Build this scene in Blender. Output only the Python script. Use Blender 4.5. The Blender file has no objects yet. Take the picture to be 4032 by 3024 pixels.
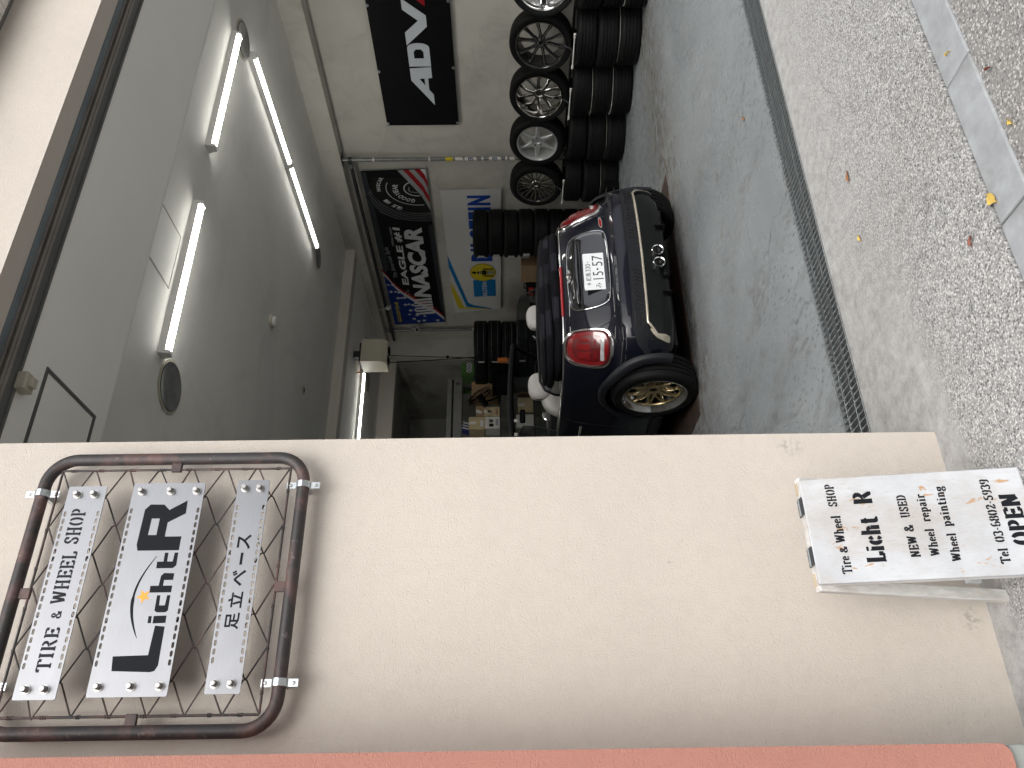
import bpy, bmesh, math, random
from mathutils import Vector, Matrix
from mathutils.geometry import tessellate_polygon
from mathutils.bvhtree import BVHTree

SC = bpy.context.scene
COL = SC.collection
V3 = Vector
PI = math.pi
rad = math.radians
random.seed(7)

# ------------------------------------------------------------ camera, world, sun, exposure
cam = bpy.data.cameras.new('camera')
camo = bpy.data.objects.new('camera', cam)
COL.objects.link(camo)
cam.sensor_fit = 'HORIZONTAL'
cam.sensor_width = 36.0
cam.lens = 36.0 * 3196.24 / 4032.0
cam.clip_start = 0.05
cam.clip_end = 900
_yaw, _pit, _rol = 0.51430085, -0.00660336, -0.01208986
_f = V3((math.sin(_yaw) * math.cos(_pit), math.cos(_yaw) * math.cos(_pit), math.sin(_pit)))
_r = V3((math.cos(_yaw), -math.sin(_yaw), 0))
_u = _r.cross(_f)
_r2 = math.cos(_rol) * _r + math.sin(_rol) * _u
_u2 = -math.sin(_rol) * _r + math.cos(_rol) * _u
# the photograph lies on its side: the picture's right is the way down
_X, _Y, _Z = -_u2, _r2, -_f
M = Matrix.Identity(4)
for i in range(3):
    M[i][0], M[i][1], M[i][2] = _X[i], _Y[i], _Z[i]
M[0][3], M[1][3], M[2][3] = 0.0, -2.358, 1.38
camo.matrix_world = M
SC.camera = camo

SUN_EL, SUN_AZ = 42.0, 198.0          # degrees; azimuth clockwise from +y
world = bpy.data.worlds.new('World')
SC.world = world
world.use_nodes = True
wn = world.node_tree
wn.nodes.clear()
sky = wn.nodes.new('ShaderNodeTexSky')
sky.sky_type = 'NISHITA'
sky.sun_disc = False
sky.sun_elevation = rad(SUN_EL)
sky.sun_rotation = rad(SUN_AZ)
sky.air_density = 1.0
sky.dust_density = 4.0
sky.ozone_density = 1.0
hsv = wn.nodes.new('ShaderNodeHueSaturation')
hsv.inputs['Saturation'].default_value = 0.30       # overcast: a nearly white sky
bg = wn.nodes.new('ShaderNodeBackground')
bg.inputs['Strength'].default_value = 0.15
wo = wn.nodes.new('ShaderNodeOutputWorld')
wn.links.new(sky.outputs[0], hsv.inputs['Color'])
wn.links.new(hsv.outputs[0], bg.inputs['Color'])
wn.links.new(bg.outputs[0], wo.inputs['Surface'])

sl = bpy.data.lights.new('sun', 'SUN')
sl.energy = 0.85
sl.angle = rad(85)
sl.color = (1.0, 0.975, 0.94)
so = bpy.data.objects.new('sun', sl)
COL.objects.link(so)
_az, _el = rad(SUN_AZ), rad(SUN_EL)
_d = V3((math.sin(_az) * math.cos(_el), math.cos(_az) * math.cos(_el), math.sin(_el)))
so.rotation_euler = _d.to_track_quat('Z', 'Y').to_euler()
so.location = (0, -6, 9)

SC.view_settings.view_transform = 'Standard'
SC.view_settings.look = 'None'
SC.view_settings.gamma = 1.0
SC.view_settings.use_curve_mapping = False
SC.view_settings.exposure = 0.80
SC.render.engine = 'CYCLES'
SC.cycles.max_bounces = 8
SC.cycles.diffuse_bounces = 5
SC.cycles.sample_clamp_indirect = 6.0

# ------------------------------------------------------------ materials
class NT:
    def __init__(s, m):
        s.t = m.node_tree
    def n(s, typ, **kw):
        nd = s.t.nodes.new(typ)
        for k, v in kw.items():
            if k.startswith('i_'):
                nd.inputs[k[2:].replace('_', ' ')].default_value = v
            elif k.startswith('x_'):
                nd.inputs[int(k[2:])].default_value = v
            else:
                setattr(nd, k, v)
        return nd
    def l(s, a, b):
        s.t.links.new(a, b)
    def math(s, op, a, b=None, c=None):
        nd = s.n('ShaderNodeMath', operation=op)
        for i, q in enumerate((a, b, c)):
            if q is None: continue
            if isinstance(q, (int, float)): nd.inputs[i].default_value = q
            else: s.l(q, nd.inputs[i])
        return nd.outputs[0]
    def ramp(s, fac, stops):
        nd = s.n('ShaderNodeValToRGB')
        cr = nd.color_ramp
        while len(cr.elements) < len(stops): cr.elements.new(0.5)
        for e, (p, c) in zip(cr.elements, stops):
            e.position = p
            e.color = (c, c, c, 1) if isinstance(c, (int, float)) else (*c, 1)
        s.l(fac, nd.inputs[0])
        return nd.outputs[0]
    def mix(s, fac, a, b, mode='MIX'):
        nd = s.n('ShaderNodeMix', data_type='RGBA', blend_type=mode)
        ii = [i for i in nd.inputs if i.enabled]
        for sock, q in zip((nd.inputs[0], nd.inputs[6], nd.inputs[7]), (fac, a, b)):
            if isinstance(q, (int, float)): sock.default_value = q
            elif isinstance(q, (tuple, list)): sock.default_value = (*q, 1) if len(q) == 3 else q
            else: s.l(q, sock)
        return nd.outputs[2]
    def noise(s, scale, detail=4, rough=0.55, vec=None, dist=0.0):
        nd = s.n('ShaderNodeTexNoise')
        nd.inputs['Scale'].default_value = scale
        nd.inputs['Detail'].default_value = detail
        nd.inputs['Roughness'].default_value = rough
        nd.inputs['Distortion'].default_value = dist
        if vec is not None: s.l(vec, nd.inputs['Vector'])
        return nd.outputs['Fac']
    def obj(s):
        return s.n('ShaderNodeTexCoord').outputs['Object']
    def pos(s):
        return s.n('ShaderNodeNewGeometry').outputs['Position']
    def mapping(s, vec, scale=(1, 1, 1), loc=(0, 0, 0), rot=(0, 0, 0)):
        nd = s.n('ShaderNodeMapping')
        nd.inputs['Scale'].default_value = scale
        nd.inputs['Location'].default_value = loc
        nd.inputs['Rotation'].default_value = rot
        s.l(vec, nd.inputs['Vector'])
        return nd.outputs[0]
    def bump(s, h, strength=0.3, dist=0.002):
        nd = s.n('ShaderNodeBump')
        nd.inputs['Strength'].default_value = strength
        nd.inputs['Distance'].default_value = dist
        s.l(h, nd.inputs['Height'])
        return nd.outputs[0]

def newmat(name):
    m = bpy.data.materials.new(name)
    m.use_nodes = True
    b = m.node_tree.nodes['Principled BSDF']
    return m, NT(m), b

def pm(name, col, rough=0.6, metal=0.0, var=0.12, scale=8.0, bump=0.0, bscale=60.0, bdist=0.002,
       coat=0.0, spec=0.5, rvar=0.1, trans=0.0, emit=None, dirt=None, dscale=3.0, damt=0.5, stretch=(1, 1, 1)):
    """general procedural material: base colour with two scales of noise, roughness variation, optional bump and dirt"""
    m, t, b = newmat(name)
    o = t.mapping(t.obj(), stretch)
    n1 = t.noise(scale, 6, 0.6, o)
    lo = tuple(max(0.0, c * (1 - var)) for c in col)
    hi = tuple(min(1.0, c * (1 + var)) for c in col)
    c = t.mix(t.ramp(n1, [(0.3, 0.0), (0.7, 1.0)]), lo, hi)
    if dirt:
        n2 = t.noise(dscale, 8, 0.65, o, 0.5)
        c = t.mix(t.math('MULTIPLY', t.ramp(n2, [(0.5, 0.0), (0.68, 1.0)]), damt), c, dirt)
    t.l(c, b.inputs['Base Color'])
    r = t.math('ADD', t.math('MULTIPLY', t.math('SUBTRACT', n1, 0.5), rvar * 2), rough)
    t.l(r, b.inputs['Roughness'])
    b.inputs['Metallic'].default_value = metal
    b.inputs['Specular IOR Level'].default_value = spec
    b.inputs['Coat Weight'].default_value = coat
    b.inputs['Coat Roughness'].default_value = 0.02
    b.inputs['Coat IOR'].default_value = 1.38 if name == 'midnight_blue_paint' else 1.5
    if trans: b.inputs['Transmission Weight'].default_value = trans
    if bump:
        t.l(t.bump(t.noise(bscale, 3, 0.6, o), bump, bdist), b.inputs['Normal'])
    if emit:
        b.inputs['Emission Color'].default_value = (*emit[0], 1)
        b.inputs['Emission Strength'].default_value = emit[1]
    return m

def stucco(name, col, dirt, stains=()):
    m, t, b = newmat(name)
    p = t.pos()
    n1 = t.noise(1.6, 5, 0.6, p)
    c = t.mix(t.ramp(n1, [(0.3, 0.0), (0.75, 1.0)]), tuple(k * 0.95 for k in col), tuple(min(1, k * 1.04) for k in col))
    g = t.noise(26, 6, 0.7, p)
    c = t.mix(t.math('MULTIPLY', t.ramp(g, [(0.35, 1.0), (0.55, 0.0)]), 0.13), c, dirt)
    for (sx, sy, sz), r, amt in stains:
        q = t.n('ShaderNodeVectorMath', operation='SUBTRACT'); t.l(p, q.inputs[0]); q.inputs[1].default_value = (sx, sy, sz)
        q2 = t.mapping(q.outputs[0], (1.0 / r[0], 1, 1.0 / r[1]))
        ln = t.n('ShaderNodeVectorMath', operation='LENGTH'); t.l(q2, ln.inputs[0])
        fall = t.ramp(ln.outputs['Value'], [(0.1, 1.0), (1.0, 0.0)])
        spk = t.ramp(t.noise(70, 4, 0.6, p), [(0.48, 0.0), (0.6, 1.0)])
        c = t.mix(t.math('MULTIPLY', t.math('MULTIPLY', fall, spk), amt), c, (0.10, 0.09, 0.08))
    t.l(c, b.inputs['Base Color'])
    b.inputs['Roughness'].default_value = 0.85
    b.inputs['Specular IOR Level'].default_value = 0.25
    v = t.mapping(p, (1, 1, 1.35))
    h1 = t.noise(92, 2, 0.5, v, 0.7)
    h2 = t.noise(300, 3, 0.6, v, 0.3)
    rid = t.math('ABSOLUTE', t.math('SUBTRACT', h1, 0.5))
    h = t.math('ADD', t.math('MULTIPLY', rid, -1.6), t.math('MULTIPLY', h2, 0.45))
    h = t.math('ADD', h, t.math('MULTIPLY', t.noise(7, 3, 0.5, p), 0.8))
    t.l(t.bump(h, 0.75, 0.003), b.inputs['Normal'])
    return m

def concrete_floor(name):
    """blue-grey painted garage floor: worn brown-grey patches, scuffs, hairline cracks"""
    m, t, b = newmat(name)
    p = t.pos()
    big = t.noise(0.75, 6, 0.6, p, 0.4)
    c = t.mix(t.ramp(big, [(0.3, 0.0), (0.7, 1.0)]), (0.205, 0.225, 0.235), (0.300, 0.322, 0.332))
    sm = t.noise(2.3, 9, 0.74, t.mapping(p, (1.6, 0.8, 1), rot=(0, 0, 0.5)), 0.6)
    worn = t.ramp(sm, [(0.49, 0.0), (0.60, 1.0)])
    fine = t.ramp(t.noise(34, 5, 0.7, t.mapping(p, (1, 0.35, 1), rot=(0, 0, -0.3))), [(0.40, 1.0), (0.58, 0.15)])
    c = t.mix(t.math('MULTIPLY', t.math('MULTIPLY', worn, fine), 0.62), c, (0.095, 0.088, 0.078))
    # wear where the cars drive in and along the edge of the lift plate
    sep = t.n('ShaderNodeSeparateXYZ'); t.l(p, sep.inputs[0])
    band = t.ramp(t.math('ABSOLUTE', t.math('SUBTRACT', t.math('ADD', sep.outputs[1], t.math('MULTIPLY', t.math('SUBTRACT', big, 0.5), 0.5)), 2.78)), [(0.08, 1.0), (0.60, 0.0)])
    c = t.mix(t.math('MULTIPLY', t.math('MULTIPLY', band, t.ramp(t.noise(7, 7, 0.75, t.mapping(p, (1, 2.2, 1))), [(0.42, 0.0), (0.6, 1.0)])), 0.9), c, (0.12, 0.098, 0.075))
    spots = t.ramp(t.noise(52, 3, 0.5, t.mapping(p, (1, 0.5, 1), rot=(0, 0, 0.9))), [(0.60, 0.0), (0.64, 1.0)])
    reg = t.ramp(t.noise(1.3, 3, 0.5, t.mapping(p, loc=(5, 2, 0))), [(0.44, 0.0), (0.56, 1.0)])
    c = t.mix(t.math('MULTIPLY', t.math('MULTIPLY', spots, reg), 0.65), c, (0.06, 0.06, 0.058))
    # cracks
    wob = t.n('ShaderNodeVectorMath', operation='MULTIPLY_ADD')
    nn = t.n('ShaderNodeTexNoise'); nn.inputs['Scale'].default_value = 2.2; nn.inputs['Detail'].default_value = 6; t.l(p, nn.inputs['Vector'])
    t.l(nn.outputs['Color'], wob.inputs[0]); wob.inputs[1].default_value = (0.5, 0.5, 0); t.l(p, wob.inputs[2])
    vo = t.n('ShaderNodeTexVoronoi', feature='DISTANCE_TO_EDGE'); vo.inputs['Scale'].default_value = 1.05; t.l(wob.outputs[0], vo.inputs['Vector'])
    crk = t.ramp(vo.outputs['Distance'], [(0.0, 1.0), (0.006, 0.0)])
    crk = t.math('MULTIPLY', crk, t.ramp(t.noise(1.1, 2, 0.5, t.mapping(p, loc=(3, 8, 0))), [(0.46, 0.0), (0.56, 1.0)]))
    c = t.mix(t.math('MULTIPLY', crk, 0.6), c, (0.07, 0.065, 0.06))
    t.l(c, b.inputs['Base Color'])
    t.l(t.math('ADD', t.math('MULTIPLY', worn, 0.25), 0.27), b.inputs['Roughness'])
    b.inputs['Specular IOR Level'].default_value = 0.42
    t.l(t.bump(t.math('ADD', t.noise(9, 5, 0.6, p), t.math('MULTIPLY', t.noise(120, 2, 0.5, p), 0.25)), 0.15, 0.006), b.inputs['Normal'])
    return m

def aggregate(name, kind):
    """washed aggregate: small pebbles in cement. kind 'apron' is trowelled smooth towards the drain and the wall foot"""
    m, t, b = newmat(name)
    p = t.pos()
    sc = 150 if kind == 'apron' else 120
    vo = t.n('ShaderNodeTexVoronoi', feature='F1'); vo.inputs['Scale'].default_value = sc; vo.inputs['Randomness'].default_value = 1.0
    t.l(t.mapping(p, (1, 1, 0.02)), vo.inputs['Vector'])
    sepc = t.n('ShaderNodeSeparateColor'); t.l(vo.outputs['Color'], sepc.inputs[0])
    if kind == 'apron':
        stops = [(0.0, (0.07, 0.071, 0.075)), (0.18, (0.16, 0.16, 0.163)), (0.36, (0.32, 0.318, 0.312)), (0.62, (0.45, 0.447, 0.435)), (0.9, (0.60, 0.595, 0.58))]
        mort = (0.29, 0.288, 0.28)
    else:
        stops = [(0.0, (0.10, 0.099, 0.097)), (0.3, (0.215, 0.212, 0.207)), (0.65, (0.36, 0.353, 0.342)), (0.92, (0.54, 0.525, 0.50))]
        mort = (0.235, 0.232, 0.226)
    peb = t.ramp(sepc.outputs[0], stops)
    isp = t.ramp(vo.outputs['Distance'], [(0.44, 1.0), (0.64, 0.0)])
    c = t.mix(isp, mort, peb)
    big = t.noise(1.1, 6, 0.65, p)
    if kind == 'apron':
        sep = t.n('ShaderNodeSeparateXYZ'); t.l(p, sep.inputs[0])
        wob = t.math('MULTIPLY', t.math('SUBTRACT', t.noise(3.2, 9, 0.75, p, 0.3), 0.5), 0.75)
        near = t.ramp(t.math('ADD', t.math('ADD', sep.outputs[1], wob), 0.5), [(0.16, 0.0), (0.55, 0.42), (0.88, 1.0)])
        wallf = t.math('MULTIPLY', t.ramp(t.math('ADD', t.math('ADD', sep.outputs[1], t.math('MULTIPLY', wob, 0.35)), 0.5), [(0.34, 0.0), (0.47, 1.0)]), t.ramp(t.math('SUBTRACT', sep.outputs[0], 1.0), [(0.2, 1.0), (1.0, 0.0)]))
        cem = t.math('MINIMUM', t.math('ADD', near, wallf), 1.0)
        cn = t.noise(16, 8, 0.75, p)
        cemc = t.mix(t.ramp(cn, [(0.35, 0.0), (0.65, 1.0)]), (0.27, 0.267, 0.258), (0.45, 0.447, 0.435))
        c = t.mix(t.math('MULTIPLY', cem, 0.93), c, cemc)
        isp = t.math('MULTIPLY', isp, t.math('SUBTRACT', 1.0, t.math('MULTIPLY', cem, 0.85)))
        stn = t.ramp(t.noise(0.9, 7, 0.7, t.mapping(p, loc=(2, 5, 0)), 0.6), [(0.52, 0.0), (0.72, 1.0)])
        c = t.mix(t.math('MULTIPLY', stn, 0.26), c, (0.17, 0.15, 0.125))
        wo_ = t.n('ShaderNodeVectorMath', operation='MULTIPLY_ADD')
        nn = t.n('ShaderNodeTexNoise'); nn.inputs['Scale'].default_value = 3; nn.inputs['Detail'].default_value = 6; t.l(p, nn.inputs['Vector'])
        t.l(nn.outputs['Color'], wo_.inputs[0]); wo_.inputs[1].default_value = (0.35, 0.35, 0); t.l(p, wo_.inputs[2])
        v2 = t.n('ShaderNodeTexVoronoi', feature='DISTANCE_TO_EDGE'); v2.inputs['Scale'].default_value = 0.62; t.l(t.mapping(wo_.outputs[0], loc=(0.3, 0.1, 0)), v2.inputs['Vector'])
        crk = t.ramp(v2.outputs['Distance'], [(0.0, 1.0), (0.0018, 0.0)])
        crk = t.math('MULTIPLY', crk, t.ramp(t.noise(1.4, 2, 0.5, t.mapping(p, loc=(1, 4, 0))), [(0.47, 0.0), (0.56, 1.0)]))
        c = t.mix(t.math('MULTIPLY', crk, 0.28), c, (0.05, 0.047, 0.043))
    else:
        c = t.mix(t.math('MULTIPLY', t.ramp(big, [(0.4, 0.0), (0.7, 1.0)]), 0.35), c, (0.20, 0.19, 0.17))
    t.l(c, b.inputs['Base Color'])
    b.inputs['Roughness'].default_value = 0.8
    b.inputs['Specular IOR Level'].default_value = 0.3
    hh = t.math('ADD', t.math('MULTIPLY', isp, 0.7), t.math('MULTIPLY', t.noise(260, 2, 0.5, p), 0.35))
    t.l(t.bump(hh, 0.55, 0.004), b.inputs['Normal'])
    return m

def rusty_pipe(name):
    m, t, b = newmat(name)
    o = t.pos()
    n1 = t.noise(9, 8, 0.65, o, 0.4)
    n2 = t.noise(60, 5, 0.6, o)
    c = t.mix(t.ramp(n1, [(0.48, 0.0), (0.64, 1.0)]), (0.036, 0.033, 0.034), (0.115, 0.068, 0.060))
    c = t.mix(t.math('MULTIPLY', t.ramp(n2, [(0.62, 0.0), (0.72, 1.0)]), 0.5), c, (0.24, 0.19, 0.18))
    t.l(c, b.inputs['Base Color'])
    t.l(t.math('ADD', t.math('MULTIPLY', n1, 0.4), 0.32), b.inputs['Roughness'])
    b.inputs['Metallic'].default_value = 0.15
    t.l(t.bump(n2, 0.25, 0.002), b.inputs['Normal'])
    return m

def brushed(name, col=(0.26, 0.265, 0.278), rough=0.38):
    m, t, b = newmat(name)
    o = t.obj()
    n1 = t.noise(40, 4, 0.6, t.mapping(o, (0.6, 1, 22)))
    n2 = t.noise(3.5, 5, 0.6, t.mapping(o, (1, 1, 1)), 1.5)
    c = t.mix(n1, tuple(k * 0.86 for k in col), tuple(min(1, k * 1.1) for k in col))
    t.l(c, b.inputs['Base Color'])
    t.l(t.math('ADD', t.math('MULTIPLY', n2, 0.26), rough - 0.13), b.inputs['Roughness'])
    b.inputs['Metallic'].default_value = 1.0
    t.l(t.bump(n1, 0.08, 0.001), b.inputs['Normal'])
    return m

def painted_wood(name):
    """white paint, greyed at the rim, flaked along the grain down to bare wood (object space: x across, z along the panel)"""
    m, t, b = newmat(name)
    o = t.obj()
    g = t.noise(5, 6, 0.6, o)
    c = t.mix(t.ramp(g, [(0.3, 0.0), (0.7, 1.0)]), (0.42, 0.435, 0.455), (0.56, 0.578, 0.60))
    grain = t.noise(16, 7, 0.7, t.mapping(o, (14, 14, 1.3)), 0.3)
    streak = t.ramp(grain, [(0.36, 1.0), (0.44, 0.0)])
    c = t.mix(t.math('MULTIPLY', streak, 0.55), c, (0.42, 0.40, 0.37))
    fl = t.ramp(t.noise(6, 7, 0.65, t.mapping(o, (7, 7, 2.2), loc=(0.7, 0, 0.2)), 0.4), [(0.635, 0.0), (0.655, 1.0)])
    c = t.mix(fl, c, (0.46, 0.28, 0.15))
    gr = t.ramp(t.noise(2.6, 7, 0.7, t.mapping(o, (2.4, 2.4, 1.3), loc=(3.1, 0, 0))), [(0.47, 0.0), (0.68, 1.0)])
    c = t.mix(t.math('MULTIPLY', gr, 0.5), c, (0.36, 0.31, 0.26))
    t.l(c, b.inputs['Base Color'])
    b.inputs['Roughness'].default_value = 0.55
    t.l(t.bump(t.math('ADD', grain, t.math('MULTIPLY', fl, -1.5)), 0.35, 0.002), b.inputs['Normal'])
    return m

def tyre_mat(name):
    m, t, b = newmat(name)
    o = t.obj()
    gr = t.n('ShaderNodeTexGradient', gradient_type='RADIAL'); t.l(o, gr.inputs[0])
    sep = t.n('ShaderNodeSeparateXYZ'); t.l(o, sep.inputs[0])
    sl_ = t.math('ADD', t.math('MULTIPLY', gr.outputs['Fac'], 76.0), t.math('MULTIPLY', t.math('ABSOLUTE', sep.outputs[2]), 24.0))
    fr = t.math('FRACT', sl_)
    sip = t.ramp(fr, [(0.0, 0.0), (0.12, 0.0), (0.2, 1.0), (0.95, 1.0), (1.0, 0.0)])
    n = t.noise(14, 5, 0.6, o)
    c = t.mix(n, (0.0022, 0.0022, 0.0026), (0.006, 0.006, 0.006))
    ln = t.n('ShaderNodeVectorMath', operation='LENGTH')
    t.l(t.mapping(o, (1, 1, 0)), ln.inputs[0])
    tread = t.math('GREATER_THAN', ln.outputs['Value'], 0.306)
    h = t.math('ADD', t.math('MULTIPLY', t.math('SUBTRACT', sip, 1.0), tread), 1.0)
    t.l(c, b.inputs['Base Color'])
    t.l(t.math('ADD', t.math('MULTIPLY', n, 0.25), 0.5), b.inputs['Roughness'])
    b.inputs['Specular IOR Level'].default_value = 0.2
    t.l(t.bump(h, 0.7, 0.004), b.inputs['Normal'])
    return m

def vinyl(name, col, scale=2.2, amt=0.5):
    m, t, b = newmat(name)
    o = t.pos()
    n = t.noise(scale, 5, 0.6, t.mapping(o, (1, 1, 0.5)), 1.2)
    f = t.noise(90, 2, 0.5, o)
    c = t.mix(f, tuple(k * 0.9 for k in col), tuple(min(1, k * 1.08) for k in col))
    t.l(c, b.inputs['Base Color'])
    b.inputs['Roughness'].default_value = 0.5
    b.inputs['Specular IOR Level'].default_value = 0.12
    t.l(t.bump(n, amt, 0.02), b.inputs['Normal'])
    return m

def glass(name, tint=(0.8, 0.9, 0.86), alpha=0.35, rough=0.02):
    m, t, b = newmat(name)
    n = t.noise(6, 3, 0.5, t.obj())
    t.l(t.mix(n, tuple(k * 0.9 for k in tint), tint), b.inputs['Base Color'])
    b.inputs['Roughness'].default_value = rough
    b.inputs['Alpha'].default_value = alpha
    return m

MT = {}
MT['stucco'] = stucco('beige_stucco', (0.535, 0.490, 0.437), (0.39, 0.345, 0.30),
                      stains=[((1.089, 0.0, 0.476), (0.035, 0.05), 0.55), ((0.537, 0.0, 0.056), (0.05, 0.04), 0.45), ((0.72, 0, 0.9), (0.012, 0.012), 0.6)])
MT['orange'] = stucco('orange_stucco', (0.385, 0.182, 0.142), (0.30, 0.14, 0.11))
MT['floor'] = concrete_floor('worn_painted_floor')
MT['apron'] = aggregate('washed_aggregate', 'apron')
MT['asphalt'] = aggregate('coarse_asphalt', 'road')
MT['kerb'] = pm('kerb_concrete', (0.30, 0.315, 0.325), 0.8, var=0.16, scale=14, bump=0.35, bscale=160, dirt=(0.16, 0.155, 0.14), dscale=6, damt=0.4)
MT['plinth'] = pm('grey_stone', (0.26, 0.275, 0.26), 0.5, var=0.15, scale=10, bump=0.1)
MT['ceil'] = pm('ceiling_paint', (0.82, 0.81, 0.76), 0.75, var=0.03, scale=1.2, bump=0.05, bscale=200)
MT['ceil_dirty'] = pm('ceiling_paint_marked', (0.78, 0.77, 0.72), 0.75, var=0.05, scale=1.0, dirt=(0.33, 0.33, 0.30), dscale=1.1, damt=0.2)
MT['wallin'] = pm('side_wall_concrete', (0.52, 0.505, 0.45), 0.8, var=0.09, scale=1.6, bump=0.15, bscale=30, dirt=(0.25, 0.24, 0.21), dscale=2.4, damt=0.35)
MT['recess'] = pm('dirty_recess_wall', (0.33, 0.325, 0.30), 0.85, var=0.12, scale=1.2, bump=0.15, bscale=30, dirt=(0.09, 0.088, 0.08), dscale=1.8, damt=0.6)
MT['beam'] = pm('beam_paint', (0.56, 0.52, 0.47), 0.75, var=0.05, scale=2)
MT['tile'] = pm('mosaic_tile_glaze', (0.66, 0.64, 0.61), 0.3, var=0.08, scale=12)
MT['grout'] = pm('tile_grout', (0.20, 0.19, 0.18), 0.9)
MT['frame'] = pm('bronze_door_frame', (0.125, 0.128, 0.124), 0.45, metal=0.2, var=0.15, scale=5)
MT['frame_lt'] = pm('weathered_frame', (0.24, 0.22, 0.20), 0.5, metal=0.2, var=0.15, scale=6)
MT['frame_bl'] = pm('blue_grey_frame', (0.15, 0.18, 0.195), 0.5, metal=0.2, var=0.15, scale=6)
MT['black'] = pm('black_gap', (0.006, 0.006, 0.007), 0.7)
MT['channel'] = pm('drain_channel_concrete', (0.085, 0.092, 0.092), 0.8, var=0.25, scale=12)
MT['steel'] = pm('galvanised_steel', (0.27, 0.29, 0.295), 0.45, metal=0.6, var=0.2, scale=30, dirt=(0.13, 0.115, 0.10), dscale=9, damt=0.5)
MT['zinc'] = pm('zinc_clip', (0.62, 0.66, 0.68), 0.3, metal=1.0, var=0.1, scale=40)
MT['pipe'] = rusty_pipe('rusty_brown_pipe')
MT['wire'] = rusty_pipe('rusty_wire')
MT['brushed'] = brushed('brushed_stainless')
MT['bolt'] = pm('bolt_steel', (0.46, 0.455, 0.44), 0.42, metal=0.85, var=0.2, scale=60)
MT['ink'] = pm('dark_lettering', (0.008, 0.009, 0.012), 0.55, var=0.1, spec=0.2)
MT['ink2'] = pm('charcoal_lettering', (0.008, 0.0095, 0.0125), 0.55, var=0.1, spec=0.12)
MT['star'] = pm('orange_star', (0.80, 0.33, 0.03), 0.5, var=0.05)
MT['wood'] = painted_wood('flaking_white_wood')
MT['woodedge'] = pm('grey_white_wood', (0.55, 0.55, 0.53), 0.7, var=0.2, scale=10, stretch=(6, 6, 1), dirt=(0.36, 0.30, 0.24), dscale=5, damt=0.6, bump=0.2)
MT['woodbare'] = pm('bare_end_wood', (0.42, 0.35, 0.25), 0.75, var=0.2, scale=25)
MT['hinge'] = pm('dark_hinge', (0.055, 0.057, 0.062), 0.4, metal=0.6, var=0.2)
MT['tyre'] = tyre_mat('tyre_rubber')
MT['chrome'] = pm('chrome', (0.78, 0.78, 0.78), 0.10, metal=1.0, var=0.06, rvar=0.04)
MT['silver'] = pm('silver_paint', (0.50, 0.51, 0.51), 0.35, metal=0.6, var=0.08)
MT['machined'] = pm('machined_alloy', (0.60, 0.575, 0.52), 0.24, metal=1.0, var=0.12, scale=30)
MT['blackrim'] = pm('black_rim_paint', (0.012, 0.012, 0.013), 0.2, coat=0.6)
MT['darkchrome'] = pm('dark_chrome', (0.40, 0.39, 0.37), 0.16, metal=1.0, var=0.25, scale=9)
MT['gold'] = pm('gold_rim_paint', (0.36, 0.285, 0.15), 0.34, metal=0.75, var=0.08, coat=0.3)
MT['paint'] = pm('midnight_blue_paint', (0.0022, 0.0030, 0.0085), 0.5, var=0.05, coat=1.0, spec=0.12, rvar=0.0)
MT['plastic'] = pm('dark_grey_plastic', (0.0095, 0.0105, 0.0135), 0.5, spec=0.3, var=0.1, bump=0.05, bscale=300)
MT['gloss'] = pm('gloss_black', (0.006, 0.006, 0.007), 0.08, coat=1.0, rvar=0.0)
MT['blackmat'] = pm('matt_black', (0.0025, 0.0025, 0.003), 0.65, var=0.15, spec=0.15)
MT['lowpanel'] = pm('black_lower_panel', (0.003, 0.004, 0.004), 0.35, var=0.15, spec=0.3)
MT['champ'] = pm('champagne_trim', (0.62, 0.56, 0.45), 0.25, metal=0.8, var=0.04)
MT['redlens'] = pm('red_lens', (0.10, 0.0025, 0.005), 0.3, coat=1.0, var=0.3, scale=14, rvar=0.02)
MT['redinner'] = pm('red_reflector', (0.19, 0.006, 0.008), 0.2, coat=1.0, var=0.15, scale=20)
MT['redstrip'] = pm('red_brake_strip', (0.33, 0.008, 0.012), 0.12, coat=1.0, var=0.1)
MT['clearlens'] = pm('clear_lens', (0.42, 0.42, 0.42), 0.12, coat=1.0, var=0.2, scale=40)
MT['plate'] = pm('number_plate_white', (0.80, 0.82, 0.84), 0.4, var=0.03)
MT['plateink'] = pm('number_plate_ink', (0.03, 0.055, 0.05), 0.5)
MT['softtop'] = pm('folded_soft_top', (0.003, 0.0033, 0.0055), 0.9, spec=0.2, var=0.2, scale=5, bump=0.15, bscale=350)
MT['softlight'] = pm('soft_top_light_weave', (0.017, 0.018, 0.023), 0.9, spec=0.2, var=0.1, bump=0.1, bscale=350)
MT['seat'] = pm('light_grey_leather', (0.52, 0.50, 0.475), 0.5, var=0.05, bump=0.05, bscale=120)
MT['piping'] = pm('black_piping', (0.02, 0.02, 0.02), 0.5)
MT['mesh'] = pm('dark_wind_mesh', (0.02, 0.021, 0.025), 0.6)
MT['cglass'] = glass('car_window_glass', (0.05, 0.07, 0.065), 0.35)
MT['mglass'] = pm('mirror_glass', (0.55, 0.62, 0.64), 0.04, metal=1.0, var=0.02, rvar=0.0)
MT['tube'] = pm('lit_tube', (0.9, 0.9, 0.88), 0.4, emit=((1.0, 0.985, 0.93), 14.0))
MT['white'] = pm('white_enamel', (0.72, 0.72, 0.70), 0.4, var=0.04)
MT['cream'] = pm('cream_box_enamel', (0.60, 0.565, 0.45), 0.38, var=0.07, scale=4, dirt=(0.36, 0.32, 0.24), dscale=4, damt=0.35)
MT['spun'] = pm('spun_aluminium', (0.62, 0.63, 0.64), 0.34, metal=0.9, var=0.3, scale=6)
MT['bezel'] = pm('cream_bezel', (0.45, 0.42, 0.34), 0.5, var=0.1)
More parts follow.
